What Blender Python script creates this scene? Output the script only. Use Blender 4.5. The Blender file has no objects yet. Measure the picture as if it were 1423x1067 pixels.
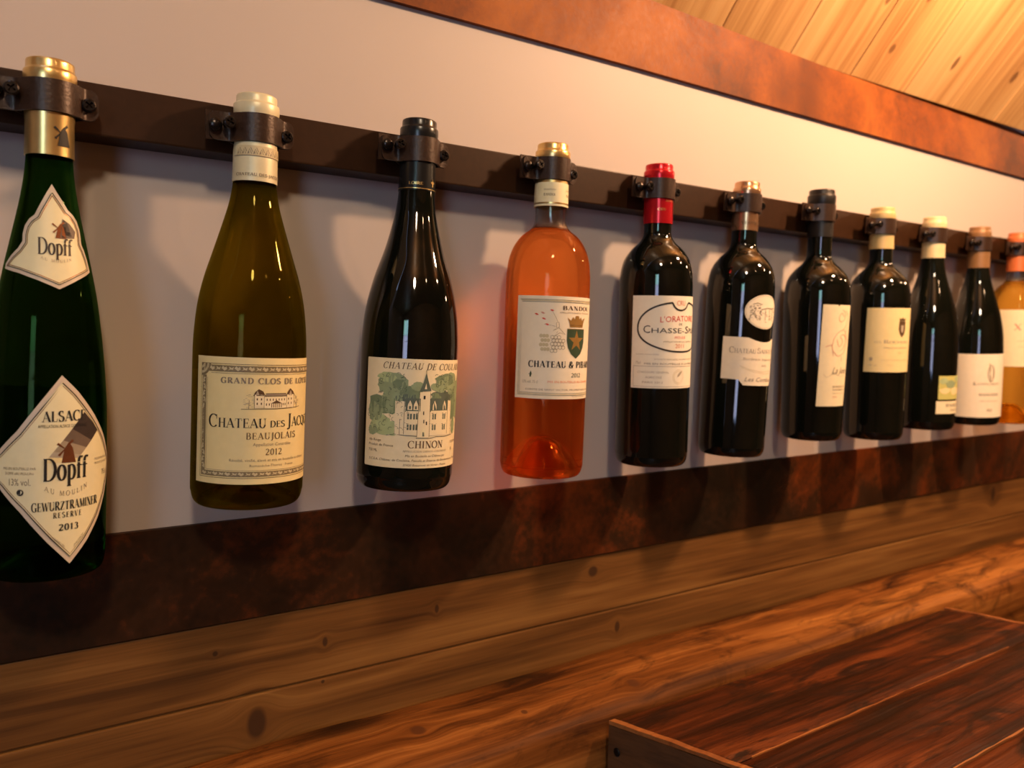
import bpy, bmesh, math, random
from mathutils import Matrix, Vector, noise
random.seed(4)
C = bpy.context.scene.collection
R = math.radians
# ------------------------------------------------------------------ camera
YAW, PITCH, ROLL = -0.61095, 1.49725, 0.02677
cam = bpy.data.cameras.new('camera'); cam_o = bpy.data.objects.new('camera', cam); C.objects.link(cam_o)
cam.sensor_fit = 'HORIZONTAL'; cam.sensor_width = 22.3; cam.lens = 1141.6/1423*22.3
cam_o.matrix_world = Matrix.Translation((-0.06087, -0.60658, -0.13685)) @ Matrix.Rotation(YAW,4,'Z') @ Matrix.Rotation(PITCH,4,'X') @ Matrix.Rotation(ROLL,4,'Z')
cam.clip_start = 0.02
cam.dof.use_dof = True; cam.dof.focus_distance = 0.62; cam.dof.aperture_fstop = 4.5
bpy.context.scene.camera = cam_o
# ------------------------------------------------------------------ world, lamps, exposure
w = bpy.data.worlds.new('sky'); bpy.context.scene.world = w; w.use_nodes = True
w.node_tree.nodes['Background'].inputs[0].default_value = (0.42, 0.55, 0.90, 1)
w.node_tree.nodes['Background'].inputs[1].default_value = 5.0
def lamp(name, loc, power, col, radius=0.03, aim=None, cone=None, blend=.4):
    l = bpy.data.lights.new(name, 'SPOT' if cone else 'POINT'); l.energy = power; l.color = col; l.shadow_soft_size = radius
    o = bpy.data.objects.new(name, l); C.objects.link(o); o.location = loc
    if cone:
        l.spot_size = R(cone); l.spot_blend = blend
        o.rotation_euler = (Vector(aim)-Vector(loc)).to_track_quat('-Z','Y').to_euler()
    return o
WARM = (1.0, 0.59, 0.32)
lamp('ceiling_spotlight', (.97, -.40, .40), 38.0, WARM, .032)
lamp('ceiling_spotlight', (2.05, -.42, .38), 20.0, WARM, .022, (1.75,0,-.3), 120, .8)
lamp('ceiling_lamp', (-.35, -1.60, 1.0), 54.0, (1.0,.78,.54), .10)
lamp('ceiling_spotlight', (.80, -1.9, 1.1), 5.0, WARM, .03)
lamp('ceiling_spotlight', (2.3, -1.5, 1.1), 30.0, WARM, .03)
def arealight(name, loc, aim, sx, sy, power, col):
    l = bpy.data.lights.new(name,'AREA'); l.shape='RECTANGLE'; l.size=sx; l.size_y=sy; l.energy=power; l.color=col
    o = bpy.data.objects.new(name,l); C.objects.link(o); o.location = loc
    o.rotation_euler = (Vector(aim)-Vector(loc)).to_track_quat('-Z','Y').to_euler(); return o
arealight('window_daylight', (-2.42,-3.37,-.05), (0,0,-.05), .80, 1.0, 14, (.70,.68,.95))
arealight('window_daylight_trees', (-2.42,-3.37,.68), (0,0,.3), .80, .42, 7.0, (.42,.90,.74))
vs = bpy.context.scene.view_settings
vs.view_transform='Standard'; vs.look='None'; vs.exposure=0.0; vs.gamma=1.0; vs.use_curve_mapping=False

# ------------------------------------------------------------------ material helpers
def newmat(name):
    m = bpy.data.materials.new(name); m.use_nodes = True
    nt = m.node_tree; return m, nt, nt.nodes['Principled BSDF']
def plain(name, col, rough=.5, metal=0, spec=.5, coat=0, var=.06, scale=60, bump=0):
    m, nt, b = newmat(name)
    n = nt.nodes.new('ShaderNodeTexNoise'); n.inputs['Scale'].default_value = scale; n.inputs['Detail'].default_value = 4
    tc = nt.nodes.new('ShaderNodeTexCoord'); nt.links.new(tc.outputs['Object'], n.inputs['Vector'])
    r = nt.nodes.new('ShaderNodeValToRGB'); nt.links.new(n.outputs['Fac'], r.inputs[0])
    r.color_ramp.elements[0].position=.3; r.color_ramp.elements[1].position=.7
    r.color_ramp.elements[0].color = tuple(c*(1-var) for c in col)+(1,)
    r.color_ramp.elements[1].color = tuple(min(1,c*(1+var)) for c in col)+(1,)
    nt.links.new(r.outputs[0], b.inputs['Base Color'])
    b.inputs['Roughness'].default_value=rough; b.inputs['Metallic'].default_value=metal
    b.inputs['Specular IOR Level'].default_value=spec; b.inputs['Coat Weight'].default_value=coat
    if bump:
        bp = nt.nodes.new('ShaderNodeBump'); bp.inputs['Strength'].default_value=bump; bp.inputs['Distance'].default_value=.0005
        nt.links.new(n.outputs['Fac'], bp.inputs['Height']); nt.links.new(bp.outputs[0], b.inputs['Normal'])
    return m
def mth(nt, op, a, b=None, clamp=False):
    n = nt.nodes.new('ShaderNodeMath'); n.operation=op; n.use_clamp=clamp
    for i,v in enumerate((a,b)):
        if v is None: continue
        if isinstance(v,(int,float)): n.inputs[i].default_value=v
        else: nt.links.new(v,n.inputs[i])
    return n.outputs[0]
def wood(name, dark, mid, light, along='X', across='Z', gscale=1.0, rough=.5, bump=.4, knots=(), dirt=0.0, coat=0, contrast=1.0, knotcol=(.05,.02,.008), seed=0, patches=(), spec=.5):
    """long-grain wood; knots: (along, across, r_along, r_across) in object space"""
    m, nt, b = newmat(name); N=nt.nodes; L=nt.links
    tc = N.new('ShaderNodeTexCoord'); sp = N.new('ShaderNodeSeparateXYZ'); L.new(tc.outputs['Object'], sp.inputs[0])
    a = sp.outputs[along]; c = sp.outputs[across]
    other = [k for k in 'XYZ' if k not in (along,across)][0]
    cc = c; mask=None
    for (ka,kc,ra,rc) in knots:
        da = mth(nt,'DIVIDE', mth(nt,'SUBTRACT',a,ka), ra); dc = mth(nt,'DIVIDE', mth(nt,'SUBTRACT',c,kc), rc)
        d2 = mth(nt,'ADD', mth(nt,'MULTIPLY',da,da), mth(nt,'MULTIPLY',dc,dc))
        d2w = mth(nt,'ADD', mth(nt,'MULTIPLY', mth(nt,'MULTIPLY',da,da),.12), mth(nt,'MULTIPLY', mth(nt,'MULTIPLY',dc,dc),.25))
        push = mth(nt,'MULTIPLY', mth(nt,'MULTIPLY', dc, rc*1.1), mth(nt,'EXPONENT', mth(nt,'MULTIPLY', d2w, -1.0)))
        cc = mth(nt,'SUBTRACT', cc, push)
        k = mth(nt,'SUBTRACT', 1.25, mth(nt,'SQRT', d2)); k = mth(nt,'MULTIPLY', k, 2.2, True)
        mask = k if mask is None else mth(nt,'MAXIMUM', mask, k)
    oi = N.new('ShaderNodeObjectInfo'); rnd = mth(nt,'MULTIPLY', oi.outputs['Random'], 13.7)
    def vec(sa, sc, off=0):
        v = N.new('ShaderNodeCombineXYZ')
        L.new(mth(nt,'ADD',mth(nt,'MULTIPLY',a,sa*gscale),rnd), v.inputs[0]); L.new(mth(nt,'ADD',mth(nt,'MULTIPLY',cc,sc*gscale),seed+off), v.inputs[1]); L.new(mth(nt,'MULTIPLY',sp.outputs[other],sc*gscale*.5),v.inputs[2]); return v.outputs[0]
    def noi(v,detail,dist=0,rg=.55):
        n=N.new('ShaderNodeTexNoise'); n.inputs['Scale'].default_value=1; n.inputs['Detail'].default_value=detail; n.inputs['Distortion'].default_value=dist; n.inputs['Roughness'].default_value=rg; L.new(v,n.inputs['Vector']); return n.outputs['Fac']
    broad = noi(vec(2.2,26),3,.6); fine = noi(vec(7,330,3),3,.2,.6); mids = noi(vec(3.5,95,7),4,.5)
    g = mth(nt,'ADD', mth(nt,'ADD', mth(nt,'MULTIPLY',broad,.5), mth(nt,'MULTIPLY',mids,.3)), mth(nt,'MULTIPLY',fine,.2))
    g = mth(nt,'ADD', mth(nt,'MULTIPLY', mth(nt,'SUBTRACT',g,.5), 2.6*contrast), .5, True)
    r = N.new('ShaderNodeValToRGB'); L.new(g, r.inputs[0]); e=r.color_ramp.elements
    e[0].color=dark+(1,); e[0].position=.08; e[1].color=light+(1,); e[1].position=.95
    x=e.new(.5); x.color=mid+(1,)
    col = r.outputs[0]
    def mix(fac, c1, c2):
        mx=N.new('ShaderNodeMix'); mx.data_type='RGBA'; L.new(fac,mx.inputs[0]) if not isinstance(fac,float) else None
        if isinstance(c1,tuple): mx.inputs[6].default_value=c1+(1,)
        else: L.new(c1,mx.inputs[6])
        if isinstance(c2,tuple): mx.inputs[7].default_value=c2+(1,)
        else: L.new(c2,mx.inputs[7])
        return mx.outputs[2]
    if dirt:
        d = noi(vec(9,30,11),6,1.2,.7); d = mth(nt,'MULTIPLY', mth(nt,'SUBTRACT',d,.5), 6*dirt, True)
        col = mix(d, col, (.022,.008,.004))
    for (pa,pc,ra,rc,s) in patches:
        da = mth(nt,'DIVIDE', mth(nt,'SUBTRACT',a,pa), ra); dc = mth(nt,'DIVIDE', mth(nt,'SUBTRACT',c,pc), rc)
        q = mth(nt,'EXPONENT', mth(nt,'MULTIPLY', mth(nt,'ADD', mth(nt,'MULTIPLY',da,da), mth(nt,'MULTIPLY',dc,dc)),-1.0))
        col = mix(mth(nt,'MULTIPLY',q,s), col, (.02,.009,.004))
    if mask is not None: col = mix(mth(nt,'MULTIPLY',mask,.85), col, knotcol)
    hs = N.new('ShaderNodeHueSaturation'); L.new(col,hs.inputs['Color']); L.new(mth(nt,'ADD',mth(nt,'MULTIPLY',oi.outputs['Random'],.24),.88), hs.inputs['Value'])
    L.new(hs.outputs[0], b.inputs['Base Color'])
    b.inputs['Roughness'].default_value=rough; b.inputs['Coat Weight'].default_value=coat; b.inputs['Coat Roughness'].default_value=.25; b.inputs['Specular IOR Level'].default_value=spec
    bp = N.new('ShaderNodeBump'); bp.inputs['Strength'].default_value=bump; bp.inputs['Distance'].default_value=.0006
    L.new(mth(nt,'ADD',mids,mth(nt,'MULTIPLY',fine,.6)), bp.inputs['Height']); L.new(bp.outputs[0], b.inputs['Normal'])
    return m
def rust(name, c1, c2, c3, metal=.35, rough=.42, scale=9, blotch=()):
    m, nt, b = newmat(name); N=nt.nodes; L=nt.links
    tc=N.new('ShaderNodeTexCoord')
    def noi(s,d,dist=0):
        n=N.new('ShaderNodeTexNoise'); n.inputs['Scale'].default_value=s; n.inputs['Detail'].default_value=d; n.inputs['Distortion'].default_value=dist; n.inputs['Roughness'].default_value=.62
        L.new(tc.outputs['Object'],n.inputs['Vector']); return n.outputs['Fac']
    A=noi(scale,5,.4); B=noi(scale*22,4); 
    g=mth(nt,'ADD',mth(nt,'MULTIPLY',A,.8),mth(nt,'MULTIPLY',B,.2)); g=mth(nt,'ADD',mth(nt,'MULTIPLY',mth(nt,'SUBTRACT',g,.5),3.0),.5,True)
    r=N.new('ShaderNodeValToRGB'); L.new(g,r.inputs[0]); e=r.color_ramp.elements
    e[0].color=c1+(1,); e[0].position=.1; e[1].color=c3+(1,); e[1].position=.9; x=e.new(.5); x.color=c2+(1,)
    col=r.outputs[0]
    sp=N.new('ShaderNodeSeparateXYZ'); L.new(tc.outputs['Object'],sp.inputs[0])
    for (pa,pc,ra,rc,s) in blotch:
        da=mth(nt,'DIVIDE',mth(nt,'SUBTRACT',sp.outputs['X'],pa),ra); dc=mth(nt,'DIVIDE',mth(nt,'SUBTRACT',sp.outputs['Z'],pc),rc)
        q=mth(nt,'MULTIPLY',mth(nt,'EXPONENT',mth(nt,'MULTIPLY',mth(nt,'ADD',mth(nt,'MULTIPLY',da,da),mth(nt,'MULTIPLY',dc,dc)),-1.0)),mth(nt,'MULTIPLY',A,2*s),True)
        mx=N.new('ShaderNodeMix'); mx.data_type='RGBA'; L.new(q,mx.inputs[0]); L.new(col,mx.inputs[6]); mx.inputs[7].default_value=c1+(1,); col=mx.outputs[2]
    L.new(col,b.inputs['Base Color']); b.inputs['Metallic'].default_value=metal
    L.new(mth(nt,'ADD',mth(nt,'MULTIPLY',B,.25),rough-.12),b.inputs['Roughness']); b.inputs['Specular IOR Level'].default_value=.25
    bp=N.new('ShaderNodeBump'); bp.inputs['Strength'].default_value=.15; bp.inputs['Distance'].default_value=.0005; L.new(B,bp.inputs['Height']); L.new(bp.outputs[0],b.inputs['Normal'])
    return m
def glass(name, col, clear=.22, ior=1.36, rough=0.0, tcol=None):
    m=bpy.data.materials.new(name); m.use_nodes=True; nt=m.node_tree; nt.nodes.clear(); N=nt.nodes; L=nt.links
    out=N.new('ShaderNodeOutputMaterial'); g=N.new('ShaderNodeBsdfGlass'); g.inputs['IOR'].default_value=ior; g.inputs['Roughness'].default_value=rough
    t=N.new('ShaderNodeBsdfTransparent'); t.inputs[0].default_value=(tcol or col)+(1,)
    tc=N.new('ShaderNodeTexCoord'); n=N.new('ShaderNodeTexNoise'); n.inputs['Scale'].default_value=14; L.new(tc.outputs['Object'],n.inputs['Vector'])
    r=N.new('ShaderNodeValToRGB'); L.new(n.outputs['Fac'],r.inputs[0]); r.color_ramp.elements[0].color=tuple(c*.93 for c in col)+(1,); r.color_ramp.elements[1].color=col+(1,)
    L.new(r.outputs[0],g.inputs['Color'])
    mx=N.new('ShaderNodeMixShader'); mx.inputs[0].default_value=clear; L.new(g.outputs[0],mx.inputs[1]); L.new(t.outputs[0],mx.inputs[2]); L.new(mx.outputs[0],out.inputs[0])
    return m
MT = {}
MT['paint'] = plain('white_wall_paint', (.51,.435,.39), .55, spec=.35, coat=.4, var=.015, scale=5)
MT['paint'].node_tree.nodes['Principled BSDF'].inputs['Coat Roughness'].default_value=.07
MT['rail'] = plain('brown_powder_coated_steel', (.030,.0115,.004), .45, metal=.1, spec=.2, var=.12, scale=220, bump=.08)
MT['clamp'] = plain('dark_bronze_coated_metal', (.040,.020,.012), .36, metal=.35, var=.2, scale=500, bump=.35)
MT['screw'] = plain('blackened_screw_steel', (.030,.024,.022), .26, metal=.8, var=.2, scale=300)
MT['rust_light'] = rust('rusted_steel_bright', (.085,.020,.003), (.20,.048,.004), (.30,.085,.009), metal=.05, rough=.6, blotch=((.83,.155,.03,.06,.8),(.78,.15,.02,.03,.6)))
MT['rust_dark'] = rust('rusted_steel_dark', (.012,.007,.003), (.036,.013,.004), (.15,.032,.005), scale=7, rough=.5, metal=.15)
MT['black_glass'] = plain('near_black_green_bottle_glass', (.0035,.0045,.003), .035, spec=.55, var=.3, scale=9)
MT['green_glass'] = glass('green_bottle_glass', (.16,.31,.10), clear=.12)
MT['olive_glass'] = glass('olive_bottle_glass', (.46,.38,.09), clear=.34, tcol=(.66,.60,.10))
MT['rose_wine'] = glass('rose_wine_in_clear_glass', (.98,.60,.34), clear=.38, tcol=(1.0,.50,.20), ior=1.42)
MT['amber_wine'] = glass('amber_wine_in_clear_glass', (.97,.72,.27), clear=.28)
MT['clear_glass'] = glass('clear_bottle_glass', (.97,.97,.95), clear=.25, ior=1.45)
def foil(name, col, rough=.3, metal=.85): 
    m = plain(name, col, rough, metal=metal, var=.06, scale=120, bump=.05); return m
MT['gold'] = foil('gold_foil',(.78,.55,.22),.28,.9)
MT['cream_foil'] = foil('cream_foil',(.72,.65,.42),.38,.15)
MT['black_foil'] = foil('black_foil',(.012,.013,.014),.25,.3)
MT['red_foil'] = foil('red_foil',(.60,.012,.022),.22,.55)
MT['copper_foil'] = foil('copper_foil',(.62,.38,.22),.25,.9)
MT['grey_foil'] = foil('dark_grey_foil',(.014,.012,.011),.4,.3)
MT['yellow_foil'] = foil('pale_yellow_foil',(.55,.41,.18),.45,.1)
MT['ivory_foil'] = foil('ivory_foil',(.66,.54,.30),.45,.05)
MT['tan_foil'] = foil('tan_foil',(.24,.125,.05),.45,.2)
MT['orange_foil'] = foil('orange_foil',(.55,.14,.04),.45,.15)
for k,c,rg in (('p_cream',(.82,.74,.46),.45),('p_white',(.86,.79,.63),.5),('p_yellow',(.80,.66,.33),.5),('p_buff',(.82,.71,.46),.5),('p_pale',(.84,.74,.56),.5),('p_lime',(.55,.52,.16),.5),('p_gold_trim',(.70,.48,.25),.3),('p_rim',(.62,.52,.40),.4),
               ('i_black',(.020,.017,.015),.5),('i_brown',(.10,.055,.025),.5),('i_grey',(.25,.20,.14),.5),('i_lgrey',(.42,.35,.25),.5),('i_red',(.65,.06,.03),.5),('i_orange',(.75,.25,.12),.5),('i_pink',(.62,.25,.17),.5),('i_green',(.040,.070,.035),.5),
               ('i_leaf',(.27,.34,.19),.6),('i_leaf2',(.17,.23,.13),.6),('i_leaf3',(.40,.48,.24),.6),('i_bandA',(.045,.03,.025),.5),('i_bandB',(.15,.105,.075),.5),('i_bandC',(.34,.27,.18),.5),('i_slate',(.10,.13,.10),.5),('i_gold',(.60,.34,.10),.3),('i_copper',(.26,.09,.035),.35),('i_orn',(.22,.17,.09),.5),('i_orl',(.58,.49,.29),.5)):
    MT[k]=plain('print_'+k[2:] if k[0]=='i' else 'paper_'+k[2:], c, rg, var=.025 if k[0]=='p' else .08, scale=160, spec=.3, metal=.6 if k in('p_gold_trim','i_gold','i_copper') else 0)

# ------------------------------------------------------------------ object helpers
def link(name, me, parent=None, mats=None):
    o = bpy.data.objects.new(name, me); C.objects.link(o)
    if parent: o.parent = parent
    if mats:
        for m in mats: me.materials.append(MT[m])
    return o
def tag(o, label=None, cat=None, group=None, kind=None):
    for k,v in (('label',label),('category',cat),('group',group),('kind',kind)):
        if v: o[k]=v
    return o
def empty(name, loc, rot=(0,0,0)):
    o=bpy.data.objects.new(name,None); C.objects.link(o); o.location=loc; o.rotation_euler=rot; o.empty_display_size=.02; return o
def box_bm(bm, x0,x1,y0,y1,z0,z1,bev=0):
    g = bmesh.ops.create_cube(bm,size=1)['verts']
    for v in g: v.co = Vector((x0+(v.co.x+.5)*(x1-x0), y0+(v.co.y+.5)*(y1-y0), z0+(v.co.z+.5)*(z1-z0)))
    if bev:
        es=list({e for v in g for e in v.link_edges}); bmesh.ops.bevel(bm,geom=es,offset=bev,segments=2,affect='EDGES',profile=.6)
def finish(bm, name, parent, mats, smooth=False):
    bmesh.ops.recalc_face_normals(bm, faces=bm.faces); me=bpy.data.meshes.new(name)
    if smooth:
        for f in bm.faces: f.smooth=True
    bm.to_mesh(me); bm.free(); return link(name,me,parent,mats)
def box(name,x0,x1,y0,y1,z0,z1,mat,parent=None,bev=0):
    bm=bmesh.new(); box_bm(bm,x0,x1,y0,y1,z0,z1,bev); return finish(bm,name,parent,[mat])
def lathe(name, prof, mat, parent, segs=72, smooth=True, sharp=()):
    """prof: (r, z) list; r=0 ends are poles"""
    vs_=[];fs=[];rings=[]
    for r,z in prof:
        if r<1e-6: rings.append([len(vs_)]); vs_.append((0,0,z))
        else:
            rings.append(list(range(len(vs_),len(vs_)+segs)))
            vs_ += [(r*math.cos(2*math.pi*k/segs), r*math.sin(2*math.pi*k/segs), z) for k in range(segs)]
    for a,b in zip(rings,rings[1:]):
        for k in range(segs):
            k2=(k+1)%segs
            if len(a)==1: fs.append((a[0],b[k],b[k2]))
            elif len(b)==1: fs.append((a[k],b[0],a[k2]))
            else: fs.append((a[k],b[k],b[k2],a[k2]))
    me=bpy.data.meshes.new(name); me.from_pydata(vs_,[],fs)
    bm=bmesh.new(); bm.from_mesh(me); bmesh.ops.recalc_face_normals(bm,faces=bm.faces)
    for f in bm.faces: f.smooth=smooth
    for e in bm.edges:
        if len(e.link_faces)==2 and e.calc_face_angle(0)>R(50): e.smooth=False
    bm.to_mesh(me); bm.free()
    return link(name,me,parent,[mat])
def spline(pts, n=5):
    """Catmull-Rom through (r,z) points"""
    out=[]; P=[pts[0]]+list(pts)+[pts[-1]]
    for i in range(1,len(P)-2):
        p0,p1,p2,p3=[Vector(q) for q in P[i-1:i+3]]
        for k in range(n):
            t=k/n; out.append(tuple(.5*((2*p1)+(p2-p0)*t+(2*p0-5*p1+4*p2-p3)*t*t+(3*p1-p0-3*p2+p3)*t**3)))
    out.append(tuple(pts[-1])); return out

# ------------------------------------------------------------------ lettering
def arc(cx,cy,rx,ry,a0,a1,n=12): return [(cx+rx*math.cos(R(a0+(a1-a0)*k/n)),cy+ry*math.sin(R(a0+(a1-a0)*k/n))) for k in range(n+1)]
G={}
def gl(ch,w,*st): G[ch]=(w,st)
T,t,c,s='T','t','c','s'
gl('A',.76,(t,[(.05,0),(.38,1)]),(T,[(.36,1),(.69,0)]),(t,[(.15,.34),(.58,.34)]),(s,.06,0),(s,.69,0))
gl('B',.66,(T,[(.15,0),(.15,1)]),(c,[(.1,1),(.3,1)]+arc(.30,.76,.22,.24,90,-90)+[(.15,.52)]),(c,[(.3,.52)]+arc(.32,.26,.26,.26,90,-90)+[(.1,0)]))
gl('C',.74,(c,arc(.41,.5,.35,.5,48,315,20)),(t,[(.67,.66),(.67,1)]))
gl('D',.76,(T,[(.15,0),(.15,1)]),(c,[(.05,1),(.32,1)]+arc(.32,.5,.36,.5,90,-90,16)+[(.05,0)]))
gl('E',.62,(T,[(.15,0),(.15,1)]),(t,[(.05,.97),(.55,.97),(.55,.78)]),(t,[(.15,.52),(.44,.52)]),(t,[(.44,.42),(.44,.62)]),(t,[(.05,.03),(.57,.03),(.58,.25)]))
gl('F',.58,(T,[(.15,0),(.15,1)]),(t,[(.05,.97),(.55,.97),(.55,.76)]),(t,[(.15,.50),(.44,.50)]),(s,.15,0))
gl('G',.78,(c,arc(.41,.5,.35,.5,48,300,20)),(t,[(.67,.66),(.67,1)]),(T,[(.64,.42),(.64,.02)]),(t,[(.5,.44),(.76,.44)]))
gl('H',.80,(T,[(.16,0),(.16,1)]),(T,[(.64,0),(.64,1)]),(t,[(.16,.52),(.64,.52)]),(s,.16,0),(s,.64,0),(s,.16,1),(s,.64,1))
gl('I',.34,(T,[(.17,0),(.17,1)]),(s,.17,0),(s,.17,1))
gl('J',.40,(T,[(.24,1),(.24,.05)]),(c,arc(.10,.05,.14,.25,0,-130,8)),(s,.24,1))
gl('K',.74,(T,[(.16,0),(.16,1)]),(t,[(.16,.42),(.60,1)]),(T,[(.32,.58),(.66,0)]),(s,.16,0),(s,.16,1),(s,.60,1),(s,.66,0))
gl('L',.60,(T,[(.15,0),(.15,1)]),(t,[(.05,.03),(.55,.03),(.57,.28)]),(s,.15,1))
gl('M',.94,(t,[(.14,0),(.16,1)]),(T,[(.17,1),(.47,.05)]),(t,[(.47,.05),(.76,1)]),(T,[(.78,1),(.80,0)]),(s,.13,0),(s,.80,0))
gl('N',.80,(t,[(.15,0),(.15,1)]),(T,[(.15,1),(.66,0)]),(t,[(.66,0),(.66,1)]),(s,.15,0),(s,.13,1),(s,.66,1))
gl('O',.80,(c,arc(.40,.5,.34,.5,0,360,24)))
gl('P',.62,(T,[(.15,0),(.15,1)]),(c,[(.05,1),(.3,1)]+arc(.30,.73,.25,.27,90,-90)+[(.15,.46)]),(s,.15,0))
gl('Q',.80,(c,arc(.40,.5,.34,.5,0,360,24)),(T,[(.42,.12),(.70,-.16)]))
gl('R',.72,(T,[(.15,0),(.15,1)]),(c,[(.05,1),(.3,1)]+arc(.30,.74,.24,.26,90,-90)+[(.15,.48)]),(T,[(.34,.48),(.66,0)]),(s,.15,0),(s,.66,0))
gl('S',.60,(c,arc(.29,.755,.19,.245,35,215,12)+arc(.31,.25,.22,.25,80,-150,14)),(t,[(.47,.74),(.47,1)]),(t,[(.09,0),(.09,.28)]))
gl('T',.70,(T,[(.35,0),(.35,1)]),(t,[(.05,.76),(.05,.97),(.65,.97),(.65,.76)]),(s,.35,0))
gl('U',.78,(T,[(.16,1),(.16,.35)]),(c,arc(.39,.33,.235,.33,180,360,12)),(t,[(.625,.33),(.625,1)]),(s,.16,1),(s,.625,1))
gl('V',.74,(T,[(.08,1),(.38,0)]),(t,[(.38,0),(.66,1)]),(s,.08,1),(s,.66,1))
gl('W',1.0,(T,[(.07,1),(.30,0)]),(t,[(.30,0),(.50,.95)]),(T,[(.50,.95),(.72,0)]),(t,[(.72,0),(.93,1)]),(s,.07,1),(s,.93,1))
gl('X',.74,(T,[(.10,1),(.64,0)]),(t,[(.10,0),(.62,1)]),(s,.1,1),(s,.62,1),(s,.1,0),(s,.64,0))
gl('Y',.72,(T,[(.08,1),(.36,.48)]),(t,[(.36,.48),(.64,1)]),(T,[(.36,.5),(.36,0)]),(s,.08,1),(s,.64,1),(s,.36,0))
gl('Z',.66,(t,[(.08,.78),(.08,.97),(.58,.97)]),(T,[(.56,.97),(.10,.03)]),(t,[(.08,.03),(.58,.03),(.60,.25)]))
gl('0',.56,(c,arc(.28,.5,.21,.5,0,360,20))); gl('1',.40,(T,[(.22,0),(.22,1)]),(t,[(.06,.84),(.22,.97)]),(s,.22,0))
gl('2',.56,(c,arc(.27,.74,.19,.26,160,-40,12)+[(.08,.04)]),(T,[(.07,.05),(.50,.05)]),(t,[(.5,.05),(.52,.2)]))
gl('3',.54,(c,arc(.25,.76,.17,.24,150,-90,12)),(c,arc(.25,.27,.21,.27,90,-150,12)))
gl('&',.86,(c,[(.78,.52)]+arc(.36,.25,.28,.25,-10,-215,14)+arc(.36,.78,.16,.22,-150,-390,12)+[(.30,.5),(.72,0)]))
gl('-',.38,(T,[(.06,.42),(.32,.42)])); gl("'",.2,(T,[(.1,.78),(.1,1)])); gl('.',.2,(T,[(.1,0),(.1,.1)])); gl(' ',.34)
gl('o',.52,(c,arc(.26,.34,.20,.35,0,360,18)))
gl('p',.56,(T,[(.14,.66),(.14,-.32)]),(c,arc(.28,.34,.20,.34,150,-150,14)),(s,.14,-.32),(t,[(.04,.62),(.14,.68)]))
gl('f',.36,(T,[(.15,0),(.15,.75)]),(c,arc(.29,.78,.14,.24,180,50,8)),(t,[(.02,.62),(.34,.62)]),(s,.15,0))
def thick_line(pts, tf):
    """pts -> list of quads with thickness function of the direction angle"""
    q=[]; n=len(pts)
    if n<2: return q
    nr=[]
    for i in range(n):
        a=Vector(pts[max(0,i-1)]); b=Vector(pts[min(n-1,i+1)])
        if i==0: a=Vector(pts[0]); b=Vector(pts[1])
        if i==n-1: a=Vector(pts[-2]); b=Vector(pts[-1])
        d=(b-a); d=d.normalized() if d.length>1e-9 else Vector((1,0)); nr.append((Vector((-d.y,d.x)), tf(d)))
    closed=(Vector(pts[0])-Vector(pts[-1])).length<1e-6
    if closed: nr[-1]=nr[0]
    for i in range(n-1):
        p,r=Vector(pts[i]),Vector(pts[i+1]); (na,ta),(nb,tb)=nr[i],nr[i+1]
        q.append([tuple(p+na*ta/2),tuple(p-na*ta/2),tuple(r-nb*tb/2),tuple(r+nb*tb/2)])
    return q
def serif_polys(text, bold=.15, thin=.05, track=.06, smallcaps=False):
    x=0; out=[]
    for ch in text:
        k=1.0; g=ch
        if smallcaps and ch.islower(): g=ch.upper(); k=.74
        if g not in G: g=g.upper() if g.upper() in G else ' '
        wd,st=G[g]
        for q in st:
            if q[0]=='s': ps=[[(q[1]-.12,q[2]-.025*(1 if q[2]>.5 else -1)-.025),(q[1]+.12,q[2]-.025*(1 if q[2]>.5 else -1)-.025),(q[1]+.12,q[2]-.025*(1 if q[2]>.5 else -1)+.025),(q[1]-.12,q[2]-.025*(1 if q[2]>.5 else -1)+.025)]]
            elif q[0]=='T': ps=thick_line(q[1],lambda d:bold)
            elif q[0]=='t': ps=thick_line(q[1],lambda d:thin)
            else: ps=thick_line(q[1],lambda d:thin+(bold-thin)*abs(d.y)**1.4)
            for p in ps: out.append([(x+a*k,b*k) for a,b in p])
        x+=(wd+track)*k
    return out, x-track
FC={}
def sans_polys(text):
    if text in FC: return FC[text]
    cu=bpy.data.curves.new('txt','FONT'); cu.body=text; cu.size=1; cu.resolution_u=2
    o=bpy.data.objects.new('txt',cu); C.objects.link(o)
    dg=bpy.context.evaluated_depsgraph_get(); me=o.evaluated_get(dg).to_mesh()
    V=[(v.co.x,v.co.y) for v in me.vertices]; ps=[[V[i] for i in p.vertices] for p in me.polygons]
    o.evaluated_get(dg).to_mesh_clear(); bpy.data.objects.remove(o); bpy.data.curves.remove(cu)
    xs=[a for p in ps for a,b in p]; x0,x1=min(xs),max(xs)
    r=([[(a-x0,b/.70) for a,b in p] for p in ps], x1-x0)   # cap height 0.70 -> 1
    FC[text]=r; return r
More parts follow.
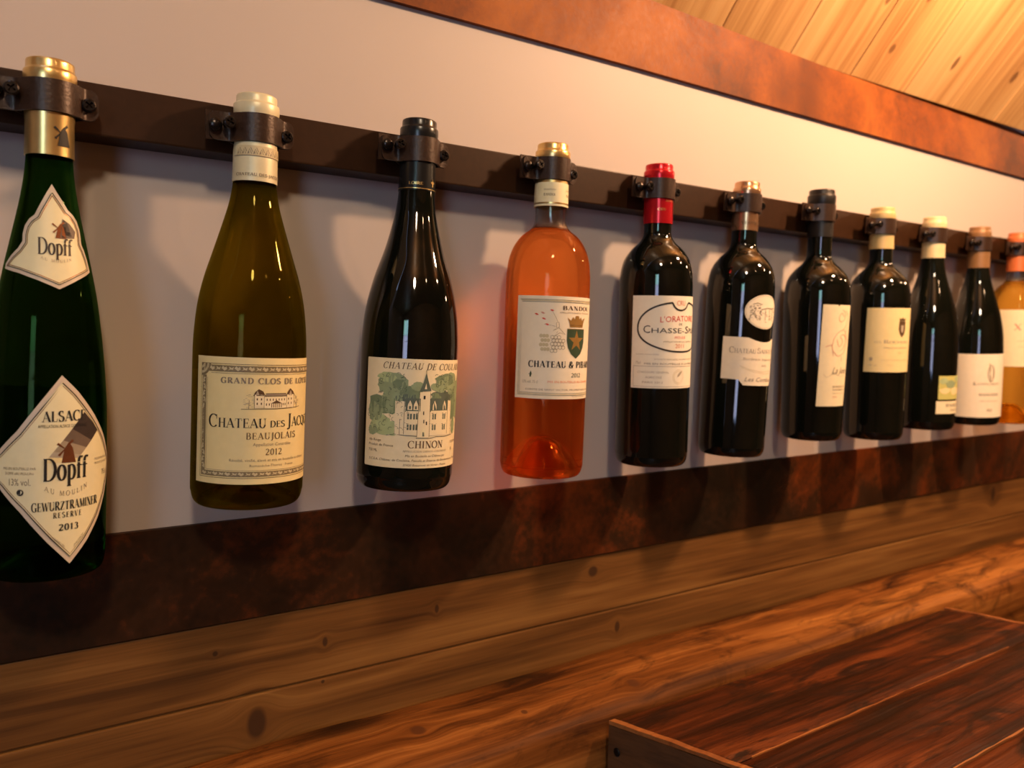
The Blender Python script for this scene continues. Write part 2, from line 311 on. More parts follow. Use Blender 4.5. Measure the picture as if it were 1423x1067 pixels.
class Sheet:
    """flat printed matter in millimetres on the bottle: u = arc length, v = height above the clamp centre"""
    def __init__(s): s.polys=[]
    def poly(s,pts,mat): s.polys.append((pts,mat)); return s
    def rect(s,u0,u1,v0,v1,mat): return s.poly([(u0,v0),(u1,v0),(u1,v1),(u0,v1)],mat)
    def line(s,pts,wd,mat):
        for q in thick_line(pts,lambda d:wd): s.polys.append((q,mat))
        return s
    def text(s,txt,u0,u1,v,h,mat,serif=True,shear=0,slope=0,curve=0,**kw):
        ps,wd=serif_polys(txt,**kw) if serif else sans_polys(txt)
        k=(u1-u0)/wd; um=(u0+u1)/2; hw=(u1-u0)/2
        for p in ps:
            q=[]
            for a,b in p:
                uu=u0+a*k+b*h*shear; q.append((uu, v+b*h+slope*(uu-u0)+curve*((uu-um)/hw)**2))
            s.polys.append((q,mat))
        return s
    def build(s,name,parent,Rf,zoff,lift,step=2.5,shearc=None,vstep=None):
        bm=bmesh.new(); mats=[]; 
        for pts,mat in s.polys:
            if mat not in mats: mats.append(mat)
            if len(pts)<3: continue
            try: f=bm.faces.new([bm.verts.new((a,b,0)) for a,b in pts]); f.material_index=mats.index(mat)
            except ValueError: pass
        bmesh.ops.recalc_face_normals(bm,faces=bm.faces)
        for f in bm.faces:
            if f.normal.z<0: f.normal_flip()
        us=[v.co.x for v in bm.verts]; lo,hi=min(us),max(us); k=math.ceil(lo/step)*step
        while k<hi:
            bmesh.ops.bisect_plane(bm,geom=bm.verts[:]+bm.edges[:]+bm.faces[:],plane_co=(k,0,0),plane_no=(1,0,0)); k+=step
        if vstep:
            vv=[v.co.y for v in bm.verts]; k=min(vv)+vstep
            while k<max(vv):
                bmesh.ops.bisect_plane(bm,geom=bm.verts[:]+bm.edges[:]+bm.faces[:],plane_co=(0,k,0),plane_no=(0,1,0)); k+=vstep
        for v in bm.verts:
            u,h=v.co.x,v.co.y
            if shearc: u=u-shearc[0]*(h-shearc[1])
            r=Rf(h/1000); a=u/1000/r; rr=r+lift
            v.co=Vector((rr*math.sin(a),-rr*math.cos(a),h/1000+zoff))
        me=bpy.data.meshes.new(name); bm.to_mesh(me); bm.free()
        for f in me.polygons: f.use_smooth=True
        return link(name,me,parent,mats)

# ------------------------------------------------------------------ the setting
WY=.048                                              # wall plane
wl=box('wall_front',-1.8,4.6,WY,WY+.12,-1.25,.9,'paint'); tag(wl,kind='structure')
MT['floor']=wood('dark_floor_boards',(.02,.010,.006),(.04,.02,.011),(.06,.03,.016),'X','Y',.4)
MT['room']=wood('dim_room_cladding',(.10,.05,.022),(.17,.085,.04),(.24,.125,.06),'X','Z',.3)
f=box('floor',-1.8,4.6,-3.4,WY,-1.31,-1.25,'floor'); tag(f,kind='structure')
for nm,a in (('wall_left',(-1.86-1.5,-1.8-1.5)),('wall_right',(4.6,4.66))):
    tag(box(nm,a[0],a[1],-3.4,WY,-1.25,1.9,'room'),kind='structure')
# opposite wall with a window opening
bm=bmesh.new()
wx0,wx1,wz0,wz1=-2.86,-1.96,-.62,.92
for a in ((-3.4,wx0,-1.25,1.9),(wx1,4.6,-1.25,1.9),(wx0,wx1,-1.25,wz0),(wx0,wx1,wz1,1.9)): box_bm(bm,a[0],a[1],-3.46,-3.40,a[2],a[3])
tag(finish(bm,'wall_back',None,['room']),kind='structure')
wn=empty('window_1',(wx0+.45,-3.43,wz0)); tag(wn,kind='structure')
MT['frame']=wood('window_frame_wood',(.05,.025,.012),(.09,.045,.02),(.13,.07,.03),'Z','X',1)
MT['pane']=glass('window_glass',(.96,.97,.98),.85,1.45)
bm=bmesh.new()
W=.90; Hh=1.54
for a in ((-W/2,-W/2+.04,0,Hh),(W/2-.04,W/2,0,Hh),(-W/2+.04,W/2-.04,0,.04),(-W/2+.04,W/2-.04,Hh-.04,Hh),(-W/2+.04,W/2-.04,.76,.79)): box_bm(bm,a[0],a[1],-.03,.03,a[2],a[3],.003)
finish(bm,'window_frame',wn,['frame'])
bm=bmesh.new(); box_bm(bm,-W/2+.04,W/2-.04,-.003,.003,.04,.76); box_bm(bm,-W/2+.04,W/2-.04,-.003,.003,.79,Hh-.04); finish(bm,'pane',wn,['pane'])
fl=box('floor',-3.4,-1.8,-3.4,WY,-1.31,-1.25,'floor'); tag(fl,kind='structure')
w2=box('wall_front',-3.4,-1.8,WY,WY+.12,-1.25,.9,'paint'); tag(w2,kind='structure')
# sloping ceiling: its own frame, X along the wall, Y down the slope to the eave
TH=R(51)
ex=Vector((1,0,-.0125)).normalized(); up=Vector((-.03,-math.cos(TH),math.sin(TH))); up=(up-ex*0).normalized()
nz=ex.cross(up).normalized()                           # points down into the room or up
if nz.z>0: nz=-nz
CM=Matrix(((ex.x,up.x,nz.x,.5),(ex.y,up.y,nz.y,WY),(ex.z,up.z,nz.z,.1990),(0,0,0,1)))
kn=[]
MT['ceil_wood']=None
ceil=empty('ceiling',(0,0,0)); tag(ceil,kind='structure'); ceil.matrix_world=CM
invC=CM.inverted()
def cpt(x,y,z): return invC@Vector((x,y,z))
MT['ceil_wood']=wood('knotty_pine_ceiling_boards',(.30,.12,.036),(.58,.33,.13),(.72,.47,.22),'Y','X',.55,rough=.38,bump=.15,coat=.15,contrast=.95,
    knots=((.093,.397,.0085,.0045),(.042,.459,.006,.0045),(.110,.466,.006,.004),(.052,.60,.010,.0045),(.062,.750,.009,.0055),(.135,.345,.007,.005),(.16,.70,.009,.006),(.10,.22,.008,.005)),knotcol=(.17,.075,.03))
# coordinates inside the ceiling frame: x' = along wall - .5, y' = up the slope
seams=[-2.3+.1225*k+.02 for k in range(0,54)]
for k,x0 in enumerate(seams):
    x1=x0+.1225-.0016
    if x0>-.6 and x1<1.9:
        box('plank',x0,x1,-.004,1.46,-.018,0.,'ceil_wood',ceil,.0012)
box('backing_board',-2.3,-.60,-.004,1.46,-.02,0,'ceil_wood',ceil); box('backing_board',1.90,4.2,-.004,1.46,-.02,0,'ceil_wood',ceil)
f=box('ceiling',-3.4,4.6,-3.4,-.86,1.30,1.36,'room'); tag(f,kind='structure')
# upper rusty plate, covering the joint of wall and ceiling
def plate(name,xs,top,bot,y0,y1,mat,n=60):
    bm=bmesh.new(); ring=[]
    for k in range(n+1):
        x=xs[0]+(xs[1]-xs[0])*k/n
        ring.append([bm.verts.new(v) for v in ((x,y0,bot(x)),(x,y1,bot(x)),(x,y1,top(x)),(x,y0,top(x)))])
    for a,b in zip(ring,ring[1:]):
        for i in range(4): bm.faces.new((a[i],a[(i+1)%4],b[(i+1)%4],b[i]))
    bm.faces.new(ring[0]); bm.faces.new(ring[-1])
    return finish(bm,name,None,[mat])
p=plate('trim_1',(-1.5,3.2),lambda x:.2052-.0130*(x-.5),lambda x:.1325-.0085*max(0,x-.5),.0425,WY,'rust_light'); tag(p,kind='structure')
p=box('trim_2',-1.5,3.2,.0435,WY,-.3805,-.2985,'rust_dark',None,.0006); tag(p,kind='structure')
# horizontal pine cladding boards below
MT['clad']=wood('brown_pine_cladding',(.066,.027,.006),(.142,.060,.013),(.225,.108,.027),'X','Z',1.0,rough=.6,bump=.3,coat=.0,contrast=1.3,spec=.25,
   knots=((.148,-.4705,.0075,.0125),(.207,-.414,.0022,.004),(.317,-.405,.002,.004),(.508,-.3985,.006,.0055),(.115,-.405,.002,.002),(1.39,-.401,.006,.012),(.545,-.466,.0035,.006),(.205,-.4485,.0015,.0015)),knotcol=(.035,.015,.006))
cl=empty('wall_panelling',(0,WY,-.56)); tag(cl,kind='structure')
def cboard(z0,z1,y):
    o=box('plank',-1.5,3.2,y,WY-.0006,z0,z1,'clad',None,.0012); o.parent=cl; o.matrix_parent_inverse=cl.matrix_world.inverted()
bpy.context.view_layer.update()
o=box('backing_board',-1.5,3.2,WY-.0006,WY-.0001,-.60,-.385,'clad'); o.parent=cl; o.matrix_parent_inverse=cl.matrix_world.inverted()
cboard(-.4445,-.3815,.0458); cboard(-.520,-.4460,.0448); cboard(-.60,-.5215,.0448)

# rustic thick ledge beam under the cladding
MT['ledge']=wood('rustic_orange_brown_beam',(.055,.017,.004),(.185,.064,.014),(.37,.15,.036),'X','Y',.9,rough=.5,bump=1.6,coat=0,dirt=.8,spec=.06,contrast=1.5,
   knots=((.272,-.004,.0065,.0065),(.372,-.022,.003,.003),(.50,-.03,.006,.006)),knotcol=(.08,.03,.012),patches=((.215,.035,.05,.016,.9),(.41,.04,.05,.010,.85),(.80,.044,.12,.008,.8),(.62,-.055,.25,.02,.5)))  # wall-side patches: shadow along the cladding junction, painted into the ledge colour
bm=bmesh.new()
prof=[(.046,-.60),(.046,-.492),(.040,-.489),(.025,-.4885),(.008,-.489),(-.010,-.4895),(-.028,-.4905),(-.042,-.4925),(-.051,-.497),(-.056,-.505),(-.058,-.52),(-.059,-.545),(-.058,-.575),(-.055,-.60)]
rows=[]; n=360
for k in range(n+1):
    x=-.6+2.9*k/n; row=[]
    for i,(y,z) in enumerate(prof):
        d=noise.noise((x*6,i*.35,1.3))*.0035+noise.noise((x*28,i*.8,4.1))*.0012+noise.noise((x*3,i*2.1,9))*.0016
        if i<2: d*=.2
        row.append(bm.verts.new((x,y-(abs(d)*.5 if i>7 else 0)*1.0+ (min(0,d)*.0),z+d*(1 if i<9 else .2))))
    rows.append(row)
for a,b in zip(rows,rows[1:]):
    for i in range(len(prof)): bm.faces.new((a[i],a[(i+1)%len(prof)],b[(i+1)%len(prof)],b[i]))
bm.faces.new(rows[0]); bm.faces.new(rows[-1])
lb=finish(bm,'ledge_beam',None,['ledge'],True)
lb['label']='long rough orange-brown timber ledge running along the foot of the panelled wall'; lb['category']='ledge'

# ------------------------------------------------------------------ table of rough red-brown planks
MT['table']=wood('dark_red_brown_table_plank',(.020,.006,.002),(.075,.018,.005),(.17,.046,.012),'X','Y',.8,rough=.42,bump=1.6,coat=0,dirt=1.5,spec=.12,contrast=1.8,patches=((.66,-.20,.05,.03,.7),(.95,-.12,.09,.03,.7),(.98,-.20,.10,.035,.85),(.60,-.10,.03,.02,.5),(.80,-.30,.12,.02,.6)))
MT['table_edge']=wood('worn_orange_plank_edge',(.12,.034,.008),(.25,.085,.022),(.42,.17,.05),'X','Y',1.0,rough=.4,bump=.6)
MT['table_end']=wood('dark_brown_sawn_end_board',(.04,.016,.006),(.085,.036,.012),(.14,.062,.022),'Y','Z',1.2,rough=.5,bump=.8,dirt=.3)
MT['black_iron']=plain('black_iron_nail',(.012,.012,.013),.4,metal=.7)
TZ=-.4985; DX,DY=.0385,-.1144; SL=DX/DY
def xe(y,x0): return x0+(y+.0638)*SL
tb=empty('table',(.80,-.30,-1.25)); tag(tb,'heavy rough dark red-brown plank table set against the timber ledge','table')
bpy.context.view_layer.update()
def tpart(o): o.parent=tb; o.matrix_parent_inverse=tb.matrix_world.inverted(); return o
XR=1.028
def tplank(y0,y1,z1,seed,hl=.0):
    bm=bmesh.new(); nx,ny=150,10; top=[];
    for i in range(nx+1):
        col=[]
        for j in range(ny+1):
            y=y0+(y1-y0)*j/ny; xa=xe(y,.4416); xb=xe(y,XR); x=xa+(xb-xa)*i/nx
            d=noise.noise((x*9,y*40,seed))*.0014+noise.noise((x*30,y*90,seed))*.0006
            e=min(j,ny-j)/ny*abs(y1-y0)
            if e<.002: d-=.0022
            if i in(0,nx): d-=.002
            col.append(bm.verts.new((x,y+noise.noise((x*14,seed,j*.1))*.0010,z1+d)))
        top.append(col)
    for a,b in zip(top,top[1:]):
        for j in range(ny): bm.faces.new((a[j],a[j+1],b[j+1],b[j]))
    ed=[e for e in bm.edges if len(e.link_faces)==1]
    r=bmesh.ops.extrude_edge_only(bm,edges=ed); vv=[g for g in r['geom'] if isinstance(g,bmesh.types.BMVert)]
    for v in vv: v.co.z=z1-.034
    bmesh.ops.holes_fill(bm,edges=[e for e in bm.edges if len(e.link_faces)==1],sides=0)
    return tpart(finish(bm,'plank',None,['table'],False))
ys=[(-.0645,-.1755),(-.1775,-.279),(-.281,-.392),(-.394,-.51)]
for i,(a,b) in enumerate(ys): tplank(a,b,TZ+(.000,.0012,-.0005,.001)[i],3.1*i+1)
# splintered pale edge slips between planks
for i,(yy) in enumerate((-.1765,-.280)):
    bm=bmesh.new(); pr=[]
    for k in range(121):
        x=xe(yy,.4416)+.02+(.46 if i==0 else .5)*k/120; wv=.0007+.0009*noise.noise((x*25,i,0)); z=TZ+.0001+.0008*noise.noise((x*40,i,3))
        pr.append([bm.verts.new((x,yy-wv,z-.012)),bm.verts.new((x,yy-wv,z)),bm.verts.new((x,yy+wv,z)),bm.verts.new((x,yy+wv,z-.012))])
    for a,b in zip(pr,pr[1:]):
        for q in range(4): bm.faces.new((a[q],a[(q+1)%4],b[(q+1)%4],b[q]))
    bm.faces.new(pr[0]); bm.faces.new(pr[-1])
    o=tpart(finish(bm,'edge_slip',None,['table_edge'])); o['label']='pale worn orange plank edge'
# end board: raised rim and dark vertical face with a nail
def skewbox(name,y0,y1,xa,xb,z0,z1,x0,mat,n=24,amp=.0008):
    bm=bmesh.new(); pr=[]
    for k in range(n+1):
        y=y0+(y1-y0)*k/n; xx=xe(y,x0); d=amp*noise.noise((y*60,z1*9,x0))
        pr.append([bm.verts.new((xx+xa,y,z0)),bm.verts.new((xx+xa,y,z1+d)),bm.verts.new((xx+xb,y,z1+d)),bm.verts.new((xx+xb,y,z0))])
    for a,b in zip(pr,pr[1:]):
        for q in range(4): bm.faces.new((a[q],a[(q+1)%4],b[(q+1)%4],b[q]))
    bm.faces.new(pr[0]); bm.faces.new(pr[-1]); return tpart(finish(bm,name,None,[mat]))
skewbox('end_board',-.066,-.51,-.0060,-.0006,-.60,TZ-.003,.4416,'table_end')
o=skewbox('rim',-.0655,-.51,-.0055,.0012,TZ-.0025,TZ+.0010,.4416,'table_edge',60,.0012); o['label']='bright orange worn rim along the table end'
skewbox('end_board',-.066,-.51,.0006,.006,-.60,TZ-.003,XR,'table_end')
skewbox('rim',-.0655,-.51,-.0012,.0050,TZ-.0025,TZ+.0010,XR,'table_edge',60,.0012)
for y,z in ((-.0745,-.524),(-.23,-.528)):
    bm=bmesh.new(); bmesh.ops.create_uvsphere(bm,u_segments=16,v_segments=8,radius=.0042)
    for v in bm.verts: v.co=Vector((xe(y,.4416)-.006+v.co.x*.35,y+v.co.y,z+v.co.z))
    o=tpart(finish(bm,'nail',None,['black_iron'],True)); o['label']='black nail head in the end board'
for lx,ly in ((.50,-.10),(.63,-.46),(.97,-.10),(1.10,-.46)):
    if True: tpart(box('leg',lx-.03,lx+.03,ly-.03,ly+.03,-1.25,TZ-.036,'table',None,.003))

# ------------------------------------------------------------------ the rail
rl=box('mounting_rail',-1.5,2.4,.0162,WY,-.0185,.0160,'rail',None,.0012)
tag(rl,'long flat dark brown metal rail on the white wall holding all the bottles','rail')

# ------------------------------------------------------------------ clamps
def screw_mesh(name, rh=.0045, hd=.003, shank=.012, cross=True):
    """axis +Y = towards the wall; head faces -Y, head's outer face at y=0"""
    bm=bmesh.new(); n=24
    def ring(r,y): return [bm.verts.new((r*math.cos(2*math.pi*k/n),y,r*math.sin(2*math.pi*k/n))) for k in range(n)]
    rr=[ring(.75*rh,0),ring(.93*rh,.0006),ring(rh,.0016),ring(rh*.98,hd),ring(.42*rh,hd),ring(.42*rh,hd+shank)]
    for a,b in zip(rr,rr[1:]):
        for k in range(n): bm.faces.new((a[k],a[(k+1)%n],b[(k+1)%n],b[k]))
    bm.faces.new(rr[-1])
    w_,l_=.13*rh,.58*rh
    pts=[(w_,w_),(w_,l_),(-w_,l_),(-w_,w_),(-l_,w_),(-l_,-w_),(-w_,-w_),(-w_,-l_),(w_,-l_),(w_,-w_),(l_,-w_),(l_,w_)]
    ca=math.cos(.6); sa=math.sin(.6); pts=[(a*ca-b*sa,a*sa+b*ca) for a,b in pts]
    if cross:
        t_=[bm.verts.new((a,0,b)) for a,b in pts]; d_=[bm.verts.new((a*.8,.0017,b*.8)) for a,b in pts]
        m_=len(pts); eds=[bm.edges.new((t_[k],t_[(k+1)%m_])) for k in range(m_)]+[bm.edges.get((rr[0][k],rr[0][(k+1)%n])) for k in range(n)]
        bmesh.ops.triangle_fill(bm,edges=eds,use_beauty=True)
        for k in range(m_): bm.faces.new((t_[k],t_[(k+1)%m_],d_[(k+1)%m_],d_[k]))
        bm.faces.new(d_)
    else:
        top=bm.verts.new((0,-.0012,0)); 
        for k in range(n): bm.faces.new((rr[0][k],rr[0][(k+1)%n],top))
    bmesh.ops.recalc_face_normals(bm,faces=bm.faces)
    for f in bm.faces: f.smooth=(not cross) 
    me=bpy.data.meshes.new(name); bm.to_mesh(me); bm.free(); me.materials.append(MT['screw']); return me
M_SCREW=screw_mesh('screw'); M_BOLT=screw_mesh('bolt',.0046,.0032,.006,False)
def strap_mesh(name,rear=False):
    e=.0008; rb=.0159; th=.0014; h=.0101
    L=[(-.0332,-e,.0050),(-.0326,-e,.0078),(-.0308,-e,.0096),(-.027,-e,h),(-.0205,-e-.0002,h),(-.0185,-e-.0012,h),(-.0168,-e-.0034,h),(-.0158,-.0062,h)]
    if rear: L=[(-.0355,-e,h),(-.0205,-e-.0002,h),(-.0185,-e-.0012,h),(-.0168,-e-.0034,h),(-.0158,-.0062,h)]
    for k in range(0,23):
        a=R(180+32+(116)*k/22); L.append((rb*math.cos(a), rb*math.sin(a), h))
    L+=[(.0158,-.0062,h),(.0168,-e-.0034,h),(.0185,-e-.0012,h),(.0205,-e-.0002,h),(.0235,-e,h),(.0258,-e,.0088),(.0272,-e,.0068),(.0278,-e,.0042)]
    bm=bmesh.new(); rows=[]; n=len(L)
    for i,(x,y,hh) in enumerate(L):
        a=Vector(L[max(0,i-1)][:2]); b=Vector(L[min(n-1,i+1)][:2]); d=(b-a).normalized()
        o=Vector((x,y))+Vector((d.y,-d.x))*th/2; q=Vector((x,y))-Vector((d.y,-d.x))*th/2
        rows.append([bm.verts.new(v) for v in ((q.x,q.y,-hh),(o.x,o.y,-hh+.0003),(o.x,o.y,hh-.0003),(q.x,q.y,hh))])
    for a,b in zip(rows,rows[1:]):
        for k in range(4): bm.faces.new((a[k],a[(k+1)%4],b[(k+1)%4],b[k]))
    bm.faces.new(rows[0]); bm.faces.new(rows[-1])
    if rear:
        for v in bm.verts: v.co.y=-v.co.y
    bmesh.ops.recalc_face_normals(bm,faces=bm.faces)
    for f in bm.faces: f.smooth=True
    for ed in bm.edges:
        if len(ed.link_faces)==2 and ed.calc_face_angle(0)>R(40): ed.smooth=False
    me=bpy.data.meshes.new(name); bm.to_mesh(me); bm.free(); me.materials.append(MT['clamp']); return me
M_STRAP=strap_mesh('front_strap'); M_REAR=strap_mesh('rear_strap',True)
def clamp(x,z,desc,i):
    e=empty('pipe_clamp',(x,.0160,z-.0008)); tag(e,'dark bronze clamp on the rail around neck of '+desc,'clamp','bottle clamps along the rail')
    rnd=random.Random(i)
    for nm,me in (('front_strap',M_STRAP),('rear_strap',M_REAR)):
        o=link(nm,me,e); o.location=(0,-.0160,0)
    for nm,me,dx,y,dz in (('bolt',M_BOLT,-.0300,-.0066,.0005),('screw',M_SCREW,-.0218,-.0125,.0012),('screw',M_SCREW,.0215,-.0062,-.0008)):
        o=link(nm,me,e); o.location=(dx,y-.0160,dz+rnd.uniform(-.001,.001)); o.rotation_euler=(rnd.uniform(-.06,.06),rnd.uniform(0,1.5),rnd.uniform(-.08,.08))
    return e

# ------------------------------------------------------------------ bottles
def interp(prof):
    P=sorted([(z,r) for r,z in prof])
    def f(z):
        for (z0,r0),(z1,r1) in zip(P,P[1:]):
            if z0<=z<=z1: return r0+(r1-r0)*((z-z0)/(z1-z0) if z1>z0 else 0)
        return P[0][1] if z<P[0][0] else P[-1][1]
    return f
def bordeaux(r,hb,rb=None,nk=.0137,sh=0):
    rb=rb or r
    return [(nk,-.028),(nk,-.040-sh),(nk+.0008,-.0475-sh),(nk+.0045,-.0535-sh),(nk+.0115,-.0600-sh),(r*.875,-.0700-sh),(r*.965,-.0810-sh),(r*.997,-.0950-sh),(r,-.108-sh),(r-(r-rb)*.5,-.19),(rb,-hb+.018),(rb*.995,-hb+.010),(rb*.965,-hb+.0045),(rb*.90,-hb+.0008),(rb*.84,-hb)]
def burgundy(r,hb,pts): return pts+[(r,-.165),(r,-.21),(r*.998,-hb+.016),(r*.985,-hb+.009),(r*.95,-hb+.0035),(r*.89,-hb+.0005),(r*.84,-hb)]
PUNT=lambda rb,hb,dp=.018:[(rb*.70,-hb+.004),(rb*.52,-hb+dp*.55),(rb*.25,-hb+dp*.93),(0,-hb+dp)]
def capsule(top,bot,r0=.0150,cap=.0140,lip=.0155):
    t_=top
    return [(0,t_),(cap-.0012,t_),(cap-.0002,t_-.0006),(cap,t_-.0018),(cap+.0001,t_-.0055),(cap+.0004,t_-.0062),(lip-.0003,t_-.0068),(lip,t_-.0078),(lip,t_-.0120),(lip-.0006,.0080),(.0148,.0060),(.0146,-.008),(r0-.0003,-.016),(r0,bot),(r0-.0006,bot-.0001)]
GRP='wine bottles clamped in a row along the wall rail'
def bottle(i,x,z,tilt,hb,label,prof,glassmat,foilmat,top,foilbot,foilr=.0150,cap=.0140,lip=.0155,punt=.018,wine=None,fill=None,desc=''):
    e=empty('wine_bottle',(x+tilt*hb*0,0,z)); 
    # base of the bottle = origin
    ang=math.atan(tilt); base=Vector((x,0,z))+Vector((math.sin(ang),0,-math.cos(ang)))*hb*1.0
    e.location=base; e.rotation_euler=(0,-ang,0)
    tag(e,label,'bottle',GRP)
    up_=hb
    s=spline(prof,4); s=[(r,zz+up_) for r,zz in s]
    pn=spline([prof[-1]]+PUNT(prof[-3][0],hb,punt),5)[1:]; pn=[(max(r,0),zz+up_) for r,zz in pn]; pn[-1]=(0,pn[-1][1])
    if wine:
        sb=[q for q in s if q[1]<=fill+up_]; sn=[q for q in s if q[1]>fill+up_]
        rt=interp(s)(fill+up_)
        lathe('wine_filled_body',[(0,fill+up_),(rt*.5,fill+up_),(rt*.97,fill+up_+.0003),(rt,fill+up_)]+sb+pn,wine,e)
        nr=[(r,zz) for r,zz in sn]+[(rt,fill+up_+.0001)]
        inner=[(r-.0022,zz) for r,zz in reversed(nr)]
        lathe('glass_neck',nr+inner+[nr[0]],'clear_glass',e)
    else:
        lathe('glass_body',[(0,s[0][1])]+s+pn,glassmat,e)
    lathe('foil_capsule',[(r,zz+up_) for r,zz in capsule(top,foilbot,foilr,cap,lip)],foilmat,e)
    clamp(x,z,desc,i)
    return e,hb,interp(spline(prof,6)),interp(capsule(top,foilbot,foilr,cap,lip))
LP=.00022; PR=.00042
def L(b,sheet,name='label',parent=None,lift=LP,**kw): 
    return sheet.build(name,parent or b[0],b[2],b[1],lift,**kw)
def Rr(v): return v
def ell(cx,cy,rx,ry,n=40,a0=0): return [(cx+rx*math.cos(2*math.pi*k/n+a0),cy+ry*math.sin(2*math.pi*k/n+a0)) for k in range(n)]
def inset(pts,d):
    """inset of a closed polygon towards its inside by d"""
    n=len(pts); A=sum(pts[i][0]*pts[(i+1)%n][1]-pts[(i+1)%n][0]*pts[i][1] for i in range(n)); sg=1 if A>0 else -1; out=[]
    for i in range(n):
        p0,p1,p2=Vector(pts[i-1]),Vector(pts[i]),Vector(pts[(i+1)%n]); a=(p1-p0).normalized(); b=(p2-p1).normalized()
        n1=Vector((-a.y,a.x))*sg; n2=Vector((-b.y,b.x))*sg; m=(n1+n2); m=m/max(m.length_squared,1e-6)*2; 
        if m.length>3: m=m.normalized()*3
        out.append(tuple(p1+m*d))
    return out
def outline(sh,pts,d,w_,mat):
    q=inset(pts,d); sh.line(q+[q[0]],w_,mat)
def windmill(sh,cx,cy,k,mat):
    P=lambda pts:[(cx+a*k,cy+b*k) for a,b in pts]
    sh.poly(P([(-.25,0),(.30,0),(.17,.62),(.02,.86),(-.13,.62)]),mat)
    for a in (50,140,230,320):
        ca,sa=math.cos(R(a)),math.sin(R(a)); d=Vector((ca,sa)); nn=Vector((-sa,ca)); o=Vector((-.12,.58))
        sl=.46 if a in(50,) else .36; sh.poly(P([tuple(o+nn*.015),tuple(o+d*sl+nn*.05),tuple(o+d*sl-nn*.05),tuple(o-nn*.015)]),mat)
def blob(sh,cx,cy,rx,ry,mat,seed,n=22,rough=.22):
    pts=[]
    for k in range(n):
        a=2*math.pi*k/n; q=1+rough*noise.noise((math.cos(a)*1.7,math.sin(a)*1.7,seed))*1.6+.05*math.sin(k*2.9+seed); pts.append((cx+rx*q*math.cos(a),cy+ry*q*math.sin(a)))
    sh.poly(pts,mat); return pts

# --- 1: tall green flute bottle, diamond label
P1=[(.0131,-.030),(.0134,-.040),(.0145,-.052),(.0170,-.068),(.0222,-.094),(.0250,-.108),(.0288,-.130),(.0322,-.160),(.0344,-.190),(.0350,-.215),(.0350,-.25),(.0350,-.287),(.0346,-.295),(.0334,-.3005),(.0315,-.3026),(.0295,-.3029)]
b=bottle(0,.0006,-.0026,-.0205,.3029,'tall slim green wine bottle with a cream diamond label showing a windmill',P1,'green_glass','gold',.0225,-.0370,.0142,.0138,.0152,desc='the green diamond-label bottle')
dia=[(4.5,-173.5),(14,-183.5),(25.8,-198.5),(36.5,-213),(44.5,-226.5),(46.5,-232.5),(44,-241),(38.5,-252.5),(30.9,-265.5),(21,-279),(9.7,-292.0),(-3,-277),(-18.1,-257.5),(-31,-244),(-43,-235.5),(-44.5,-231.5),(-38,-226),(-31,-219.5),(-20,-208),(-9,-192.5)]
lb_=L(b,Sheet().poly(dia,'p_rim'),'label',vstep=4); lb_['label']='cream diamond-shaped paper label'
inn=inset(dia,2.6)
pa=L(b,Sheet().poly(inn,'p_cream'),'panel',lb_,PR,vstep=4)
br=Sheet(); outline(br,dia,3.0,.7,'i_bandA'); outline(br,dia,4.1,.35,'i_copper'); L(b,br,'border',lb_,.00055)
em=Sheet()
q0,q1,q2,q3=Vector((18.1,-196.6)),Vector((28.7,-208.9)),Vector((12.5,-227.5)),Vector((-5,-227.5))
N_=9
for k in range(N_):
    a,b_=k/N_,(k+1)/N_
    em.poly([tuple(q0.lerp(q3,a)),tuple(q1.lerp(q2,a)),tuple(q1.lerp(q2,b_)),tuple(q0.lerp(q3,b_))],'i_bandA' if k<3 else 'i_bandB' if k<5 else 'i_bandC' if k<7 else 'i_lgrey' if k<8 else 'p_yellow')
L(b,em,'emblem',lb_,.00055,vstep=5)
em=Sheet(); windmill(em,8.2,-227.8,15,'i_copper'); L(b,em,'windmill',lb_,.00065,vstep=5)
s_=Sheet()
s_.text('ALSACE',-5.9,18.9,-202.2,6.4,'i_black',slope=.03,bold=.19)
s_.text('APPELLATION ALSACE CONTROLEE',-8.2,19.5,-205.8,1.9,'i_black',False,slope=.01)
s_.text('Dopff',-5.6,20.4,-238.6,13.5,'i_black',slope=.02,bold=.17,thin=.05,track=.02)
s_.text('AU MOULIN',-4.6,20.2,-248.4,3.0,'i_grey',bold=.12,thin=.07,curve=4.0,track=.3)
s_.text('MIS EN BOUTEILLE PAR',-27.8,-9.1,-231.6,1.6,'i_grey',False)
s_.text('DOPFF \u00abAU MOULIN\u00bb',-26.5,-10.2,-234.6,1.6,'i_grey',False)
s_.text('13% vol.',-24.2,-12.0,-241.2,4.2,'i_grey',False)
s_.text('RIQUEWIHR FRANCE',26.3,39.5,-228.2,1.5,'i_grey',False,slope=.03); s_.text('PRODUIT DE FRANCE',26.3,39.5,-231.0,1.5,'i_grey',False,slope=.03)
s_.text('75cl',33.6,39.0,-238.5,3.4,'i_grey',False)
s_.poly(ell(-17.7,-245.6,2.0,2.0,20),'i_black'); s_.poly([(-18.6,-247.0),(-17.2,-244.2),(-16.5,-245.2),(-17.3,-246.8)],'p_cream')
s_.text('GEWURZTRAMINER',-11.4,28.6,-257.6,5.4,'i_black',slope=.028,bold=.2)
s_.text('RESERVE',0.2,16.6,-262.2,3.5,'i_black',slope=.015,bold=.2,track=.3)
s_.text('2013',3.2,14.6,-270.2,4.0,'i_black',slope=.01,bold=.19,track=.14)
s_.text('GRAND VIN',.5,6.6,-275.6,1.8,'i_grey',False,slope=-.95); s_.text("D'ALSACE",12.0,17.8,-281.9,1.8,'i_grey',False,slope=1.15)
L(b,s_,'lettering',lb_,.00070)
